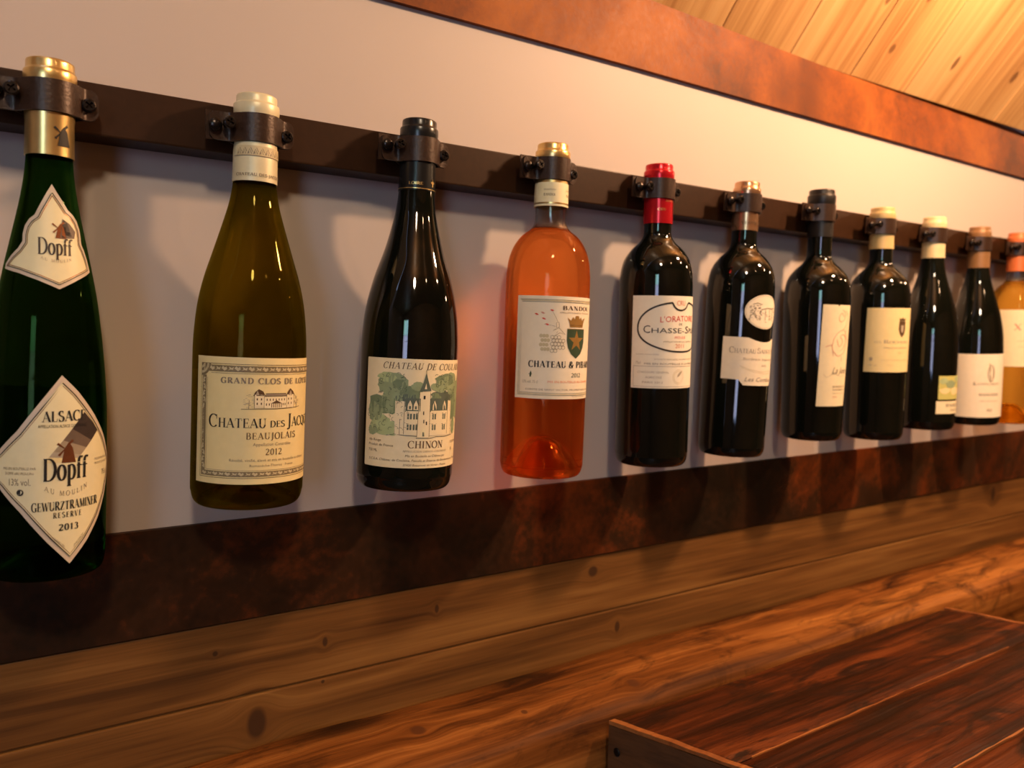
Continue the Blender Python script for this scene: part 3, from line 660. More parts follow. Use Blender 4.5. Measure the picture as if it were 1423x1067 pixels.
nk_=[(-.1,-55.4),(3.0,-61),(6.4,-66.2),(9.2,-70.6),(12.6,-73),(16.0,-77),(18.2,-82),(18.8,-87.2),(18.9,-91),(21.2,-94.5),(23.8,-100),(26.5,-108.2),(15,-114),(3.4,-120.6),(-8,-115.8),(-19,-112),(-31.8,-109.2),(-31.6,-106.4),(-26,-101.0),(-20.5,-96.6),(-17.3,-92.2),(-17.2,-87.5),(-15.8,-82.2),(-13,-78),(-9.6,-75.2),(-8.0,-71.5),(-5.8,-67),(-3,-61)]
nl=L(b,Sheet().poly(nk_,'p_rim'),'neck_label',vstep=2.5); nl['label']='cream trefoil-shaped shoulder label'
L(b,Sheet().poly(inset(nk_,2.2),'p_cream'),'panel',nl,PR,vstep=2.5)
br=Sheet(); outline(br,nk_,2.5,.55,'i_bandA'); outline(br,nk_,3.4,.45,'i_copper'); L(b,br,'border',nl,.00055,vstep=2.5)
s_=Sheet()
s_.poly([(5.4,-76.6),(9.8,-79.3),(13.6,-83.8),(12.6,-88.2),(4,-88.8)],'i_bandB'); s_.poly([(5.4,-76.6),(8,-78.3),(11,-87),(6.5,-88.6),(4,-88.4)],'i_bandA')
windmill(s_,4.2,-89,11,'i_copper')
s_.text('Dopff',-8.2,11.0,-99.4,10,'i_bandA',bold=.16,track=.02); s_.text('AU MOULIN',-6.5,10.5,-104.2,1.8,'i_lgrey',curve=1.8,track=.3)
L(b,s_,'lettering',nl,.00070,vstep=2.5)
s_=Sheet(); windmill(s_,6.6,-31.0,14,'i_black'); s_.build('windmill',b[0],b[3],b[1],PR,vstep=4)

lbk=L(b,Sheet().rect(86,134,-265,-185,'p_buff'),'added_back_label',vstep=4); lbk['label']='paper label added at the back to darken the green glass'  # added behind the bottle to block light and darken its lower body

# --- 2: olive burgundy bottle
def hline_orn(s_,u0,u1,v0,v1,step=4.6):
    s_.rect(u0,u1,v0,v1,'i_orn')
    k=u0+1.2; j=0
    while k<u1-step*.6:
        vm=(v0+v1)/2; h=(v1-v0)*.40
        if j%2==0: s_.poly([(k,vm),(k+step*.25,vm+h),(k+step*.55,vm+h*.3),(k+step*.8,vm+h*.8),(k+step*.9,vm-h*.2),(k+step*.5,vm-h*.9),(k+step*.2,vm-h*.2)],'i_orl')
        else: s_.poly([(k,vm-h*.8),(k+step*.3,vm-h*.1),(k+step*.2,vm+h*.8),(k+step*.6,vm+h*.2),(k+step*.9,vm+h*.7),(k+step*.8,vm-h*.5),(k+step*.4,vm-h*.3)],'i_orl')
        k+=step; j+=1
def vline_orn(s_,u0,u1,v0,v1,step=4.6):
    s_.rect(u0,u1,v0,v1,'i_orn'); k=v0+1.2; j=0
    while k<v1-step*.6:
        um=(u0+u1)/2; h=(u1-u0)*.38; sg=1 if j%2 else -1
        s_.poly([(um-h*sg,k),(um+h*.6*sg,k+step*.25),(um-h*.2*sg,k+step*.5),(um+h*sg,k+step*.8),(um-h*.5*sg,k+step*.85),(um-h*.9*sg,k+step*.4)],'i_orl'); k+=step; j+=1
P2=[(.0148,-.030),(.0153,-.040),(.0172,-.052),(.0206,-.065),(.0284,-.091),(.0335,-.108),(.0372,-.1255),(.0393,-.145)]
b=bottle(1,.1315,-.0022,-.0217,.2713,'olive green sloping-shouldered bottle with a wide yellow label bordered in scrollwork',burgundy(.0400,.2713,P2),'olive_glass','cream_foil',.0238,-.0385,.0158,.0142,.0160,desc='the olive green bottle')
lw=[(-53.6,-163.4),(58,-163.4),(58,-252.0),(-53.6,-252.0)]
lb_=L(b,Sheet().poly(lw,'p_yellow'),'label'); lb_['label']='wide cream-yellow paper label'
s_=Sheet()
hline_orn(s_,-42,52,-173.6,-169.2); hline_orn(s_,-47.5,52,-246.6,-243.0); vline_orn(s_,-47.5,-43.6,-243.0,-176.5); 
for r_,m_ in ((6.4,'i_orn'),(5.2,'i_orl'),(4.0,'i_orn'),(2.6,'i_orl'),(1.4,'i_orn')): s_.poly([(-48.5,-168.4)]+[(-48.5+ (r_*1.35)*math.cos(R(-a)),-168.4+(r_*1.35)*math.sin(R(-a))) for a in range(0,91,10)],m_)
for d in (0,):
    s_.line([(-48.6,-247.6),(52.5,-247.6)],.3,'i_brown'); s_.line([(-48.6,-168.2),(52.5,-168.2)],.3,'i_brown'); s_.line([(-48.6,-168.2),(-48.6,-247.6)],.3,'i_brown'); s_.line([(-42.8,-242.2),(52,-242.2)],.25,'i_grey'); s_.line([(-42.6,-178),(-42.6,-242.2)],.25,'i_grey'); s_.line([(-39.5,-174.6),(52,-174.6)],.25,'i_grey')
L(b,s_,'border',lb_,PR)
s_=Sheet()                                           # engraved manor house
s_.rect(-8.6,21.6,-198.4,-190.2,'p_buff'); s_.rect(-8.6,-2.2,-198.4,-189.0,'p_buff'); s_.rect(15.2,21.8,-198.4,-189.0,'p_buff')
s_.poly([(-9.6,-189.8),(-1.4,-189.8),(-3.0,-186.6),(-6,-185.0),(-8.4,-187.2)],'i_brown'); s_.poly([(14.4,-189.8),(22.8,-189.8),(21.2,-187),(18.2,-184.6),(16,-186.8)],'i_brown')
s_.poly([(-8,-189.2),(-5.5,-189.2),(-6.8,-186)],'i_lgrey'); s_.poly([(17,-189.2),(20,-189.2),(18.6,-186)],'i_lgrey')
s_.poly([(-1.6,-189.8),(14.8,-189.8),(14.2,-188.2),(-1,-188.2)],'i_grey'); s_.line([(-2,-190.2),(15.2,-190.2)],.35,'i_brown'); s_.line([(-1.4,-188.1),(14.2,-188.1)],.35,'i_black')
for u in (-6.9,-4.1,16.6,19.4):
    for v in (-192.9,-196.0): s_.rect(u-.4,u+.4,v,v+1.5,'i_brown')
for u in (-.2,2,4.2,6.4,8.6,10.8,13): s_.rect(u-.35,u+.35,-193.2,-191.7,'i_brown')
for u in (-.6,1.4,12.0,13.6): s_.rect(u-.35,u+.35,-196.6,-195.0,'i_brown')
s_.poly([(2.4,-195.2),(6.8,-192.9),(11.2,-195.2)],'i_brown'); 
for u in (3.2,4.7,6.2,7.7,9.2,10.6): s_.rect(u-.28,u+.28,-198,-195.2,'i_brown')
s_.line([(-17.5,-199.2),(-6,-198.9),(6,-199.0),(24.5,-198.5),(28.5,-197.9)],.35,'i_brown'); s_.line([(-2.2,-198.4),(-2.2,-189.6)],.3,'i_brown'); s_.line([(15.0,-198.4),(15.0,-189.6)],.3,'i_brown'); s_.line([(-8.7,-198.4),(-8.7,-189.6)],.3,'i_brown'); s_.line([(21.8,-198.2),(21.8,-189.6)],.3,'i_brown')
rr_=random.Random(3)
for cx,cw in ((-12.5,3.6),(25,2.6)):
    for k in range(26):
        a=rr_.uniform(0,6.28); q=rr_.random()**.5; u=cx+cw*q*math.cos(a); v=-193.6+4.6*q*math.sin(a); d_=rr_.uniform(-1,1)
        s_.line([(u-.7,v),(u,v+.5*d_),(u+.7,v+.1)],.22,'i_lgrey')
s_.line([(-12.4,-198.8),(-12.2,-193)],.4,'i_grey'); s_.line([(25,-198.4),(25.2,-193)],.4,'i_grey')
L(b,s_,'illustration',lb_,PR)
s_=Sheet()
s_.text('GRAND CLOS DE LOYSE',-31.6,43.2,-181.4,3.9,'i_grey',bold=.24,thin=.09,track=.16)
s_.text('Chateau',-40.6,-.3,-212.2,8.8,'i_black',smallcaps=True,bold=.15,thin=.05,track=.05)
s_.text('DES',2.4,14.0,-211.8,4.4,'i_black',bold=.15,thin=.05); s_.text('Jacques',16.2,52.5,-212.0,9.2,'i_black',smallcaps=True,bold=.15,thin=.05)
s_.text('BEAUJOLAIS',-13.8,24.6,-220.2,4.5,'i_brown',bold=.14,track=.12)
s_.text('Appellation Contr\u00f4l\u00e9e',-9.0,19.6,-224.9,2.2,'i_grey',False)
s_.text('2012',-.4,11.9,-231.4,4.3,'i_brown',track=.12,bold=.12)
s_.text('R\u00e9colt\u00e9, vinifi\u00e9, \u00e9lev\u00e9 et mis en bouteille au ch\u00e2teau',-24.6,36.5,-235.9,1.9,'i_grey',False); s_.text('Roman\u00e8che-Thorins \u00b7 France',-10.9,22.6,-239.6,1.7,'i_grey',False)
L(b,s_,'lettering',lb_,PR)
s_=Sheet()
s_.rect(-19,19,-20.8,-14,'i_orl')
for k in range(-18,19,4):
    s_.line([(k,-20),(k+1.3,-16.5),(k+2.7,-20)],.5,'i_grey'); s_.line([(k+2,-15.5),(k+3.4,-18.5)],.45,'i_grey'); s_.rect(k+.2,k+1.1,-19.8,-18.3,'i_grey')
s_.line([(-22,-21),(22,-21)],.4,'i_grey')
s_.text('CHATEAU DES JACQUES',-19,19.5,-35.2,2.0,'i_grey',bold=.2,thin=.1)
s_.build('lettering',b[0],b[3],b[1],PR,vstep=4)

lbk=L(b,Sheet().rect(95,156,-245,-176,'p_buff'),'added_back_label'); lbk['label']='paper label added at the back to darken the green glass'  # added sheet at the back, keeps light out of the lower olive glass

# --- 3: black burgundy bottle, castle label
P3=[(.0142,-.026),(.0148,-.035),(.0158,-.045),(.0176,-.056),(.0236,-.080),(.0318,-.105),(.0374,-.130),(.0394,-.150)]
b=bottle(2,.2644,.0015,-.0299,.2747,'black sloping-shouldered wine bottle whose label shows a castle among green trees',burgundy(.0398,.2747,P3),'black_glass','black_foil',.0240,-.0335,.0151,.0140,.0156,desc='the castle-label bottle')
lw=[(-56.6,-169.4),(-56,-168.8),(55,-168.6),(56,-169.4),(56,-254.2),(55,-255),(-55.4,-254.8),(-56,-254)]
lb_=L(b,Sheet().poly(lw,'p_buff'),'label'); lb_['label']='cream label with a watercolour castle and trees'
s_=Sheet()
for (cx,cy,rx,ry,m_,sd) in ((-33,-188,13,8.5,'i_leaf',1),(-40,-205,12,8,'i_leaf2',2),(-46,-211,7.5,8,'i_leaf',3),(-32,-202,9,9,'i_leaf',4),(-40,-222,11,7,'i_leaf3',5),(-48,-226,5,4,'i_leaf',6),(-36,-184,8,4,'i_leaf3',7),(-26,-189,5,5,'i_leaf2',8),
        (-16,-196,9,6,'i_leaf2',9),(-20,-201,9,5,'i_slate',10),(-12,-190,5,3.5,'i_leaf',11),(8,-190,9,5,'i_leaf',12),(14,-185,11,5,'i_leaf2',13),(22,-188,10,9,'i_leaf',14),(12,-198,12,6,'i_slate',15),(26,-205,5,14,'i_leaf2',16),(28,-222,4,7,'i_leaf',17),(4,-200,5,5,'i_leaf2',18),(-30,-224,7,5,'i_leaf3',19),(36,-200,9,18,'i_leaf',20)):
    blob(s_,cx,cy,rx,ry,m_,sd*3.7)
L(b,s_,'foliage',lb_,PR)
s_=Sheet(); rr_=random.Random(8)
for k in range(120):
    if k%3: u,v=rr_.uniform(-52,-20),rr_.uniform(-226,-181)
    else: u,v=rr_.uniform(4,30),rr_.uniform(-202,-181)
    if u<-44 and v>-200: continue
    a=rr_.uniform(0,6.28); r_=rr_.uniform(.8,2.2); s_.line([(u+r_*math.cos(a+q*.55),v+r_*.8*math.sin(a+q*.55)) for q in range(6)],.3,'i_slate' if k%2 else 'i_green')
s_.poly([(-20.5,-210),(-20.5,-199.5),(-9,-199.5),(-9,-210)],'i_slate'); s_.poly([(-1,-210),(-1,-199.3),(20,-199.3),(20.5,-210)],'i_slate')
s_.rect(-28.6,-21,-228.4,-202.0,'p_buff'); s_.rect(-21.4,-9,-228.4,-209.5,'p_buff'); s_.rect(-2,21,-228.8,-209,'p_buff'); s_.rect(17.6,22.2,-229,-201.2,'p_buff')
s_.poly([(-11,-230.2),(-.8,-230.2),(-1.0,-194.4),(-9.9,-194.4)],'p_buff')
s_.poly([(-10.2,-194.0),(-.4,-193.4),(-3,-186.5),(-5.2,-178.8),(-7.4,-187)],'i_slate'); s_.line([(-5.2,-180),(-5.2,-177)],.4,'i_black'); s_.poly([(-6.2,-192),(-4.2,-192),(-5,-187.5)],'p_buff')
for u in (-17.2,-12.6,3.2,13.4):
    s_.poly([(u-1.9,-208.6),(u+1.9,-208.6),(u+1.7,-204.6),(u,-200.9),(u-1.7,-204.6)],'p_buff'); s_.rect(u-.8,u+.8,-208,-205.6,'i_slate'); s_.line([(u-2,-208.6),(u-1.8,-204.4),(u,-200.7),(u+1.8,-204.4),(u+2,-208.6)],.28,'i_black')
    for v in (-216,-224.5):
        s_.rect(u-1.8,u-.3,v,v+4.4,'i_slate'); s_.rect(u+.3,u+1.8,v,v+4.4,'i_slate'); s_.line([(u-2.4,v+4.9),(u+2.4,v+4.9)],.35,'i_black'); s_.rect(u-1.8,u+1.8,v+1.8,v+2.2,'p_buff')
for u,v in ((-6,-198.6),(-5.8,-211),(-5.4,-217.6),(-3.2,-219),(-10,-204)): s_.rect(u-.8,u+.8,v-1.4,v+1.4,'i_black')
s_.poly([(-7.4,-229.6),(-3.8,-229.6),(-3.8,-225.6),(-5.6,-222.8),(-7.4,-225.6)],'p_cream'); s_.rect(-6.4,-4.8,-229.4,-226,'i_slate')
for seg in ([(-28.6,-228.4),(-28.0,-215),(-27.4,-202),(-21.4,-202),(-21.4,-228)],[(-11,-230),(-9.9,-194.4)],[(-.8,-230),(-1.0,-194.4)],[(-21,-210),(-9.6,-210)],[(-2,-209.4),(18,-209.4)],[(17.6,-228),(17.6,-201.4),(22.2,-201.4),(22.8,-229)],[(-21,-219),(-10,-219)],[(-1,-219.4),(17.6,-219.4)],[(-35,-229.4),(-28,-228),(-20,-229),(-11,-229.2)],[(-11.5,-231),(0,-231),(6,-229.8),(16,-230),(26,-229)],[(-24.6,-228),(-24.6,-216)]): s_.line(seg,.35,'i_black')
L(b,s_,'illustration',lb_,.00055)
s_=Sheet()
s_.text('CHATEAU DE COULAINE',-40.2,40.0,-176.8,5.0,'i_brown',shear=.22,bold=.13,thin=.05,track=.12)
s_.text('CHINON',-17.6,13.4,-238.8,5.6,'i_brown',bold=.14,track=.05)
s_.text('APPELLATION CHINON CONTROLEE',-21.5,18.2,-242.2,1.5,'i_grey')
s_.text('Mis en Bouteille au Ch\u00e2teau par',-19.3,16.0,-246.0,1.9,'i_brown',False,shear=.2)
s_.text('S.C.E.A. Ch\u00e2teau de Coulaine, Pascale et Etienne de Bonnaventure, Propri\u00e9taires',-50.4,44,-249.6,1.8,'i_brown',False,shear=.2)
s_.text('37420 Beaumont en V\u00e9ron - France',-20.8,18,-253.2,1.7,'i_brown',False,shear=.2)
s_.text('Vin Rouge',-51.2,-39.5,-234.6,2.0,'i_brown',False,shear=.2); s_.text('Produit de France',-51.2,-29.2,-238.3,2.0,'i_brown',False,shear=.2); s_.text('750 ML',-51.0,-42.5,-243.0,2.2,'i_brown',False)
s_.text('12,5% Vol.',24.5,38,-236,2.0,'i_brown',False); s_.text('8',25.8,27.4,-242,2.6,'i_brown',False)
L(b,s_,'lettering',lb_,PR)
s_=Sheet(); s_.text('LOIRE',-14,-2.5,-29.5,2.2,'gold',bold=.2,thin=.1); s_.rect(-40,40,-32.6,-32.0,'gold')
s_.poly([(6.5,-30),(7.9,-30),(7.7,-27.8),(9.6,-27.0),(9.0,-25.4),(7.9,-26.6),(7.2,-23.6),(6.5,-26.6),(5.4,-25.4),(4.8,-27.0),(6.7,-27.8)],'gold')
s_.build('lettering',b[0],b[3],b[1],PR,vstep=4)

# --- 4: rose bottle
P4=[(.0143,-.028),(.0143,-.042),(.0150,-.0495),(.0185,-.0550),(.0262,-.0612),(.0330,-.0710),(.0368,-.0820),(.0382,-.0930),(.0387,-.107),(.0387,-.19),(.0386,-.262),(.0384,-.2695),(.0372,-.2752),(.0348,-.2788),(.0320,-.2795)]
b=bottle(3,.4025,.0039,-.0107,.2795,'clear bottle of orange-pink wine with gold cap, green shield on its label',P4,'clear_glass','gold',.0223,-.0345,.0156,.0142,.0160,punt=.036,wine='rose_wine',fill=-.0545,desc='the orange-pink bottle')
s_=Sheet(); s_.rect(-49.2,49.2,-34.4,-13.5,'p_cream'); lbn=s_.build('neck_band',b[0],b[3],b[1],LP,vstep=4)
s_=Sheet(); s_.rect(-48,48,-32.6,-31.2,'gold'); s_.text('BANDOL',-17,-6,-25.6,2.2,'i_brown'); s_.text('BANDOL',6,17,-25.6,2.2,'i_brown'); s_.text('CHATEAU',-17,-6,-20.8,1.4,'i_grey',False); s_.text('CHATEAU',5,17,-20.8,1.4,'i_grey',False); s_.build('lettering',lbn,b[3],b[1],PR,vstep=4)
lw=[(-53.4,-116.0),(54,-116),(54,-206.7),(-53.4,-206.7)]
lb_=L(b,Sheet().poly(lw,'p_pale'),'label'); lb_['label']='cream label with a green shield and orange star'
s_=Sheet()
for d,w_,m_ in ((3.2,.35,'i_green'),(4.1,.9,'i_orl'),(5.2,.35,'i_green')): outline(s_,lw,d,w_,m_)
L(b,s_,'border',lb_,PR)
s_=Sheet()
s_.poly([(-6.0,-144),(15.2,-144),(15.2,-155),(13.8,-161),(10.4,-166.4),(4.6,-170.6),(-1.2,-166.4),(-4.6,-161),(-6.0,-155)],'i_green')
s_.poly([tuple((4.6+ (9.2 if k%2==0 else 3.7)*math.cos(R(90+36*k)),-155+ (9.6 if k%2==0 else 3.8)*math.sin(R(90+36*k)))) for k in range(10)],'i_gold')
s_.poly([(-3.4,-142.8),(12.6,-142.8),(13.4,-139),(15.8,-134),(12.6,-135.4),(11.6,-137),(9.6,-133.6),(7.6,-135.6),(6.8,-132.6),(2.6,-132.6),(1.8,-135.8),(-.4,-133.6),(-2.4,-137),(-6.2,-134.2),(-4.0,-139)],'i_gold')
s_.line([(-3.2,-141),(12.6,-141)],.5,'i_brown'); s_.line([(-5.6,-144.3),(15.2,-144.3)],.5,'i_gold')
L(b,s_,'emblem',lb_,PR)
s_=Sheet(); rr_=random.Random(2)
for r_ in range(5):
    for k in range(4-(r_==4)*2-(r_==0)):
        u=-19.6+k*3.0+(r_%2)*1.2; v=-152-r_*3.0; q=ell(u,v,1.6,1.5,14); s_.line(q+[q[0]],.35,'i_orn')
for r_ in range(4):
    for k in range(3): q=ell(-29.5+k*2.6+(r_%2)*1.2,-151-r_*3.9,1.6,1.7,14); s_.poly(q,'i_orl')
s_.line([(-15.6,-138.6),(-14.2,-138.8),(-13.6,-143),(-16.2,-143.6),(-16.6,-140),(-15.6,-138.6)],.4,'i_orn'); s_.line([(-19,-146),(-14,-143.6),(-8,-149.4),(-13,-148),(-18,-151),(-15,-147)],.4,'i_orn')
s_.line([(-20,-129.5),(-16,-136.5),(-15.6,-138)],.25,'i_orn'); s_.line([(-27,-140.8),(-21,-141.6),(-17,-142.5)],.25,'i_orn')
for (u,v,a) in ((-34,-132.2,0),(-20.6,-128.6,.4),(-27.5,-136,-.2),(-24.5,-141,.1),(-28.6,-131,.1)):
    s_.poly([(u-2.0,v+.7),(u,v+.9),(u+2.0,v-.5+a),(u+.2,v-.8),(u-1,v-.2)],'i_red' if u!=-28.6 else 'i_pink')
L(b,s_,'grape_sketch',lb_,PR)
s_=Sheet()
s_.text('BANDOL',-11.0,22,-127.8,3.5,'i_brown',bold=.2,track=.12); s_.text('APPELLATION BANDOL CONTROLEE',-13.6,23,-130.8,1.3,'i_grey',False)
s_.text('CHATEAU & PIBARNON',-39.9,42,-178.8,5.6,'i_black',bold=.22,thin=.07,track=.10)
s_.text('2012',.0,11.8,-187.2,3.6,'i_green',bold=.13,thin=.06); s_.text('MIS EN BOUTEILLE AU CHATEAU',-22.2,28,-192.3,1.9,'i_orange',False)
s_.text('COMTE DE SAINT VICTOR, PROPRIETAIRE A LA CADIERE',-42.2,42,-199.2,1.5,'i_grey',False); s_.text('13% vol. 75 cl',-45.2,-31,-193,2.6,'i_lgrey',False)
s_.text('Produit de France',2,20,-205,1.2,'i_grey',False)
s_.poly([(-38.6,-187.5),(-37.2,-187.5),(-36.8,-184),(-37.6,-182),(-38.4,-184)],'i_green'); s_.rect(-39.6,-36.2,-185.2,-184.8,'i_green')
L(b,s_,'lettering',lb_,PR)

# --- 5: red capsule
b=bottle(4,.538,.0018,.0130,.2779,'black wine bottle with bright red foil neck and white label with black oval',bordeaux(.0370,.2779),'black_glass','red_foil',.0238,-.0350,.0150,.0138,.0154,desc='the bottle with the red foil')
s_=Sheet(); s_.text('CRU',-12,-3.5,-22.6,2.2,'gold'); s_.text('GRAND VIN',-4,8,-13.9,1.5,'gold'); s_.build('lettering',b[0],b[3],b[1],PR,vstep=4)
lw=[(-51.9,-107.5),(50,-107.5),(50,-198.3),(-51.9,-198.3)]
lb_=L(b,Sheet().poly(lw,'p_white'),'label'); lb_['label']='white label with a thick black oval outline'
s_=Sheet()
ov=[]
for k in range(61):
    a=R(118+ (424-118)*k/60); ov.append((-2+43.5*math.cos(a),-138.3+24.5*math.sin(a)))
st=[(-11.6,-114.4)]
ovl=[]
pts=[(-11.6,-114.2),(-20,-115.6),(-30,-119.0),(-38,-124.0),(-43.5,-130.5),(-45.6,-138),(-44.2,-145.5),(-38.5,-152),(-29,-157),(-16,-160.8),(-2.6,-162.2),(12,-161.5),(25,-158.2),(35,-152.5),(41,-145),(42,-137),(39.5,-129),(33,-121.8),(24,-117),(16,-115),(9.6,-114.2),(6.2,-118.6),(2.2,-120.9),(-2,-121.5),(-6,-120.6),(-9.4,-118),(-11.6,-114.2)]
sp_=spline(pts,4); s_.line(sp_,1.7,'i_black'); L(b,s_,'oval_outline',lb_,PR)
s_=Sheet()
s_.text('CRU',-6.6,4.2,-116.8,5,'i_orange',False)
s_.text("L'ORATOIRE",-23.6,20.4,-133.0,5.6,'i_red',False,curve=-.6,slope=0.03); s_.text('DE',-3.4,.6,-136.2,2.2,'i_black',False)
s_.text('C',-39.8,-33.0,-144.0,7.6,'i_black',False); s_.text('HASSE-',-31.8,3.6,-143.8,4.9,'i_black',False); s_.text('S',5.2,10.8,-144,7.0,'i_black',False); s_.text('PLEEN',12,36,-143.8,4.9,'i_black',False)
s_.text('MOULIS',-8.1,5.8,-149.2,2.4,'i_red',False); s_.text('APPELLATION MOULIS CONTROLEE',-20.4,20,-153.0,1.4,'i_grey',False); s_.text('2011',-7.2,3.8,-158.4,4.0,'i_orange',False)
s_.text('CHATEAU CHASSE-SPLEEN',-47,-24,-165.4,1.1,'i_lgrey',False); s_.text('SOCIETE FERMIERE PROPRIETAIRE A MOULIS',-28.2,30,-170.2,1.3,'i_lgrey',False)
s_.text('75cl',-47,-41.5,-174.6,2.8,'i_lgrey',False); s_.text('MIS EN BOUTEILLE A LA PROPRIETE',-37.9,34,-175.0,1.9,'i_grey',False)
for seg in ([(-49.4,-176.6),(47,-176.6)],[(-49.2,-196.6),(47,-196.6)],[(-49.4,-176.6),(-49.2,-196.6)]): s_.line(seg,.3,'i_grey')
s_.text('CONCOURS GENERAL',-45,-13.4,-183.4,2.1,'i_lgrey',False); s_.text('AGRICOLE',-36.5,-20.5,-188.4,2.1,'i_lgrey',False); s_.text('PARIS 2013',-39.4,-19.5,-193.4,2.1,'i_lgrey',False)
for r_ in (6.8,5.4): q=ell(-2.2,-187,r_,r_*1.05,32); s_.line(q+[q[0]],.3,'i_orl')
s_.poly([(-3.6,-187.2),(-1.2,-186.2),(1.6,-183.2),(2.4,-181),(-.6,-182.2),(-3.2,-184.8)],'i_lgrey'); L(b,s_,'lettering',lb_,PR)

# --- 6
b=bottle(5,.6723,.0015,-.0271,.2771,'black wine bottle with copper cap, small oval label above a stepped label',bordeaux(.0366,.2771,.0362),'black_glass','copper_foil',.0225,-.0305,.0145,.0136,.0150,desc='the bottle with the copper cap')
s_=Sheet(); s_.text('VENTIMIGLIA',-16,16,-24.5,3.6,'i_brown'); s_.build('lettering',b[0],b[3],b[1],PR,vstep=4)
ovp=[( -1+ (25.5*math.cos(a) if math.cos(a)<0 else 23*math.cos(a)), -119+18.4*math.sin(a)) for a in [2*math.pi*k/48 for k in range(48)]]
l2=L(b,Sheet().poly(ovp,'p_pale'),'oval_label'); l2['label']='small oval label with an engraving'
s_=Sheet(); rr_=random.Random(12); outline(s_,ovp,1.2,.25,'i_grey')
s_.line([(-8,-117),(0,-115),(8,-115),(16,-114)],.9,'i_grey'); 
for k in range(90):
    u=rr_.uniform(-22,18); v=-119+rr_.uniform(-9,7) - (0 if u<-5 else 3)
    if rr_.random()<.45: u=rr_.uniform(-22,-9); v=rr_.uniform(-128,-113)
    s_.line([(u,v),(u+rr_.uniform(.6,2.6),v+rr_.uniform(-.8,.8))],rr_.uniform(.3,.8),'i_grey' if k%3 else 'i_brown')
for u in (-2,5,11): s_.line([(u,-115),(u+.4,-128)],.7,'i_lgrey')
s_.line([(-18,-111.6),(-13,-110),(-7,-111.4)],.7,'i_grey'); L(b,s_,'illustration',l2,PR)
lw=[(-47.4,-146.8),(-20.4,-147.2),(-14,-149.6),(-7,-151.2),(-.8,-151.6),(5,-151.2),(12,-149.6),(18.4,-147.2),(46,-147),(46,-192.2),(22,-192.6),(17,-198.4),(-23.3,-198.4),(-28.3,-192.6),(-47.4,-192.0)]
lb_=L(b,Sheet().poly(lw,'p_pale'),'label'); lb_['label']='cream stepped label'
s_=Sheet(); s_.text('Chateau',-39.8,-11.2,-164.0,6.4,'i_grey',smallcaps=True,bold=.11); s_.text('Sainte',-9.5,14,-163.6,5.6,'i_grey',smallcaps=True,bold=.11); s_.text('Marie',16.5,36,-163.6,5.6,'i_grey',smallcaps=True,bold=.11)
s_.text('Bordeaux Sup\u00e9rieur',-24.6,18,-171.2,2.6,'i_lgrey',False); s_.text('2010',-3,5,-178,2.4,'i_lgrey',False); s_.line([(-28,-177.5),(-18,-181),(-2,-183.6),(18,-182)],.3,'i_orl'); s_.line([(-26,-179.5),(-12,-184),(4,-185.6),(20,-184)],.3,'i_orl')
s_.text('Les Combes',-22.1,17,-194.0,4.6,'i_grey',False,shear=.35); L(b,s_,'lettering',lb_,PR)

# --- 7
b=bottle(6,.8083,.0043,.0092,.2705,'broad black wine bottle with dark grey cap and narrow tall label with flourish',bordeaux(.0382,.2705,.0352,.0140,.006),'black_glass','grey_foil',.0268,-.0290,.0150,.0146,.0162,desc='the broad grey-capped bottle')
lw=[(-29.5,-109.1),(-11.4,-109.4),(-10.0,-111.4),(-8.6,-109.4),(14.4,-109.4),(12.0,-228),(-30.2,-228.4)]
lb_=L(b,Sheet().poly(lw,'p_buff'),'label'); lb_['label']='narrow tall cream label notched at the top'
s_=Sheet()
for seg in ([(-3.8,-115.1),(1,-119),(0,-126),(-6,-129),(-9,-124),(-5,-119),(-1,-123)],[(2,-116),(7,-122),(6,-130),(0,-137),(-8,-141),(-13.8,-148),(-16,-156.8)],[(-24,-158.6),(-20,-156.8),(-16,-157),(-13.7,-168.9)],[(-14,-163),(-7,-169),(2.7,-164),(7,-153),(5,-143),(0,-138)],[(-10,-150),(-6,-158),(-1,-152),(-5,-146),(1,-144),(5,-150),(2,-158),(-4,-163)],[(8,-135),(4,-142),(8,-150)],[(-2,-169),(-1,-175)]): s_.line(spline(seg,5),.55,'i_pink')
L(b,s_,'flourish',lb_,PR)
s_=Sheet(); s_.text('La Joie',-13.8,9,-189.5,7.5,'i_grey',False,shear=.35); s_.line(spline([(-24,-190),(-20,-194),(-12,-190),(0,-193),(9,-191)],5),.3,'i_lgrey')
s_.text('BORDEAUX',-11.6,8.5,-206,2.2,'i_grey',False); s_.text('SUPERIEUR',-11.4,8.5,-209.6,2.0,'i_grey',False); s_.text('APPELLATION CONTROLEE',-11.2,8.5,-213.4,1.3,'i_lgrey',False); s_.text('2010',-11,-4,-218,1.8,'i_pink',False); L(b,s_,'lettering',lb_,PR)

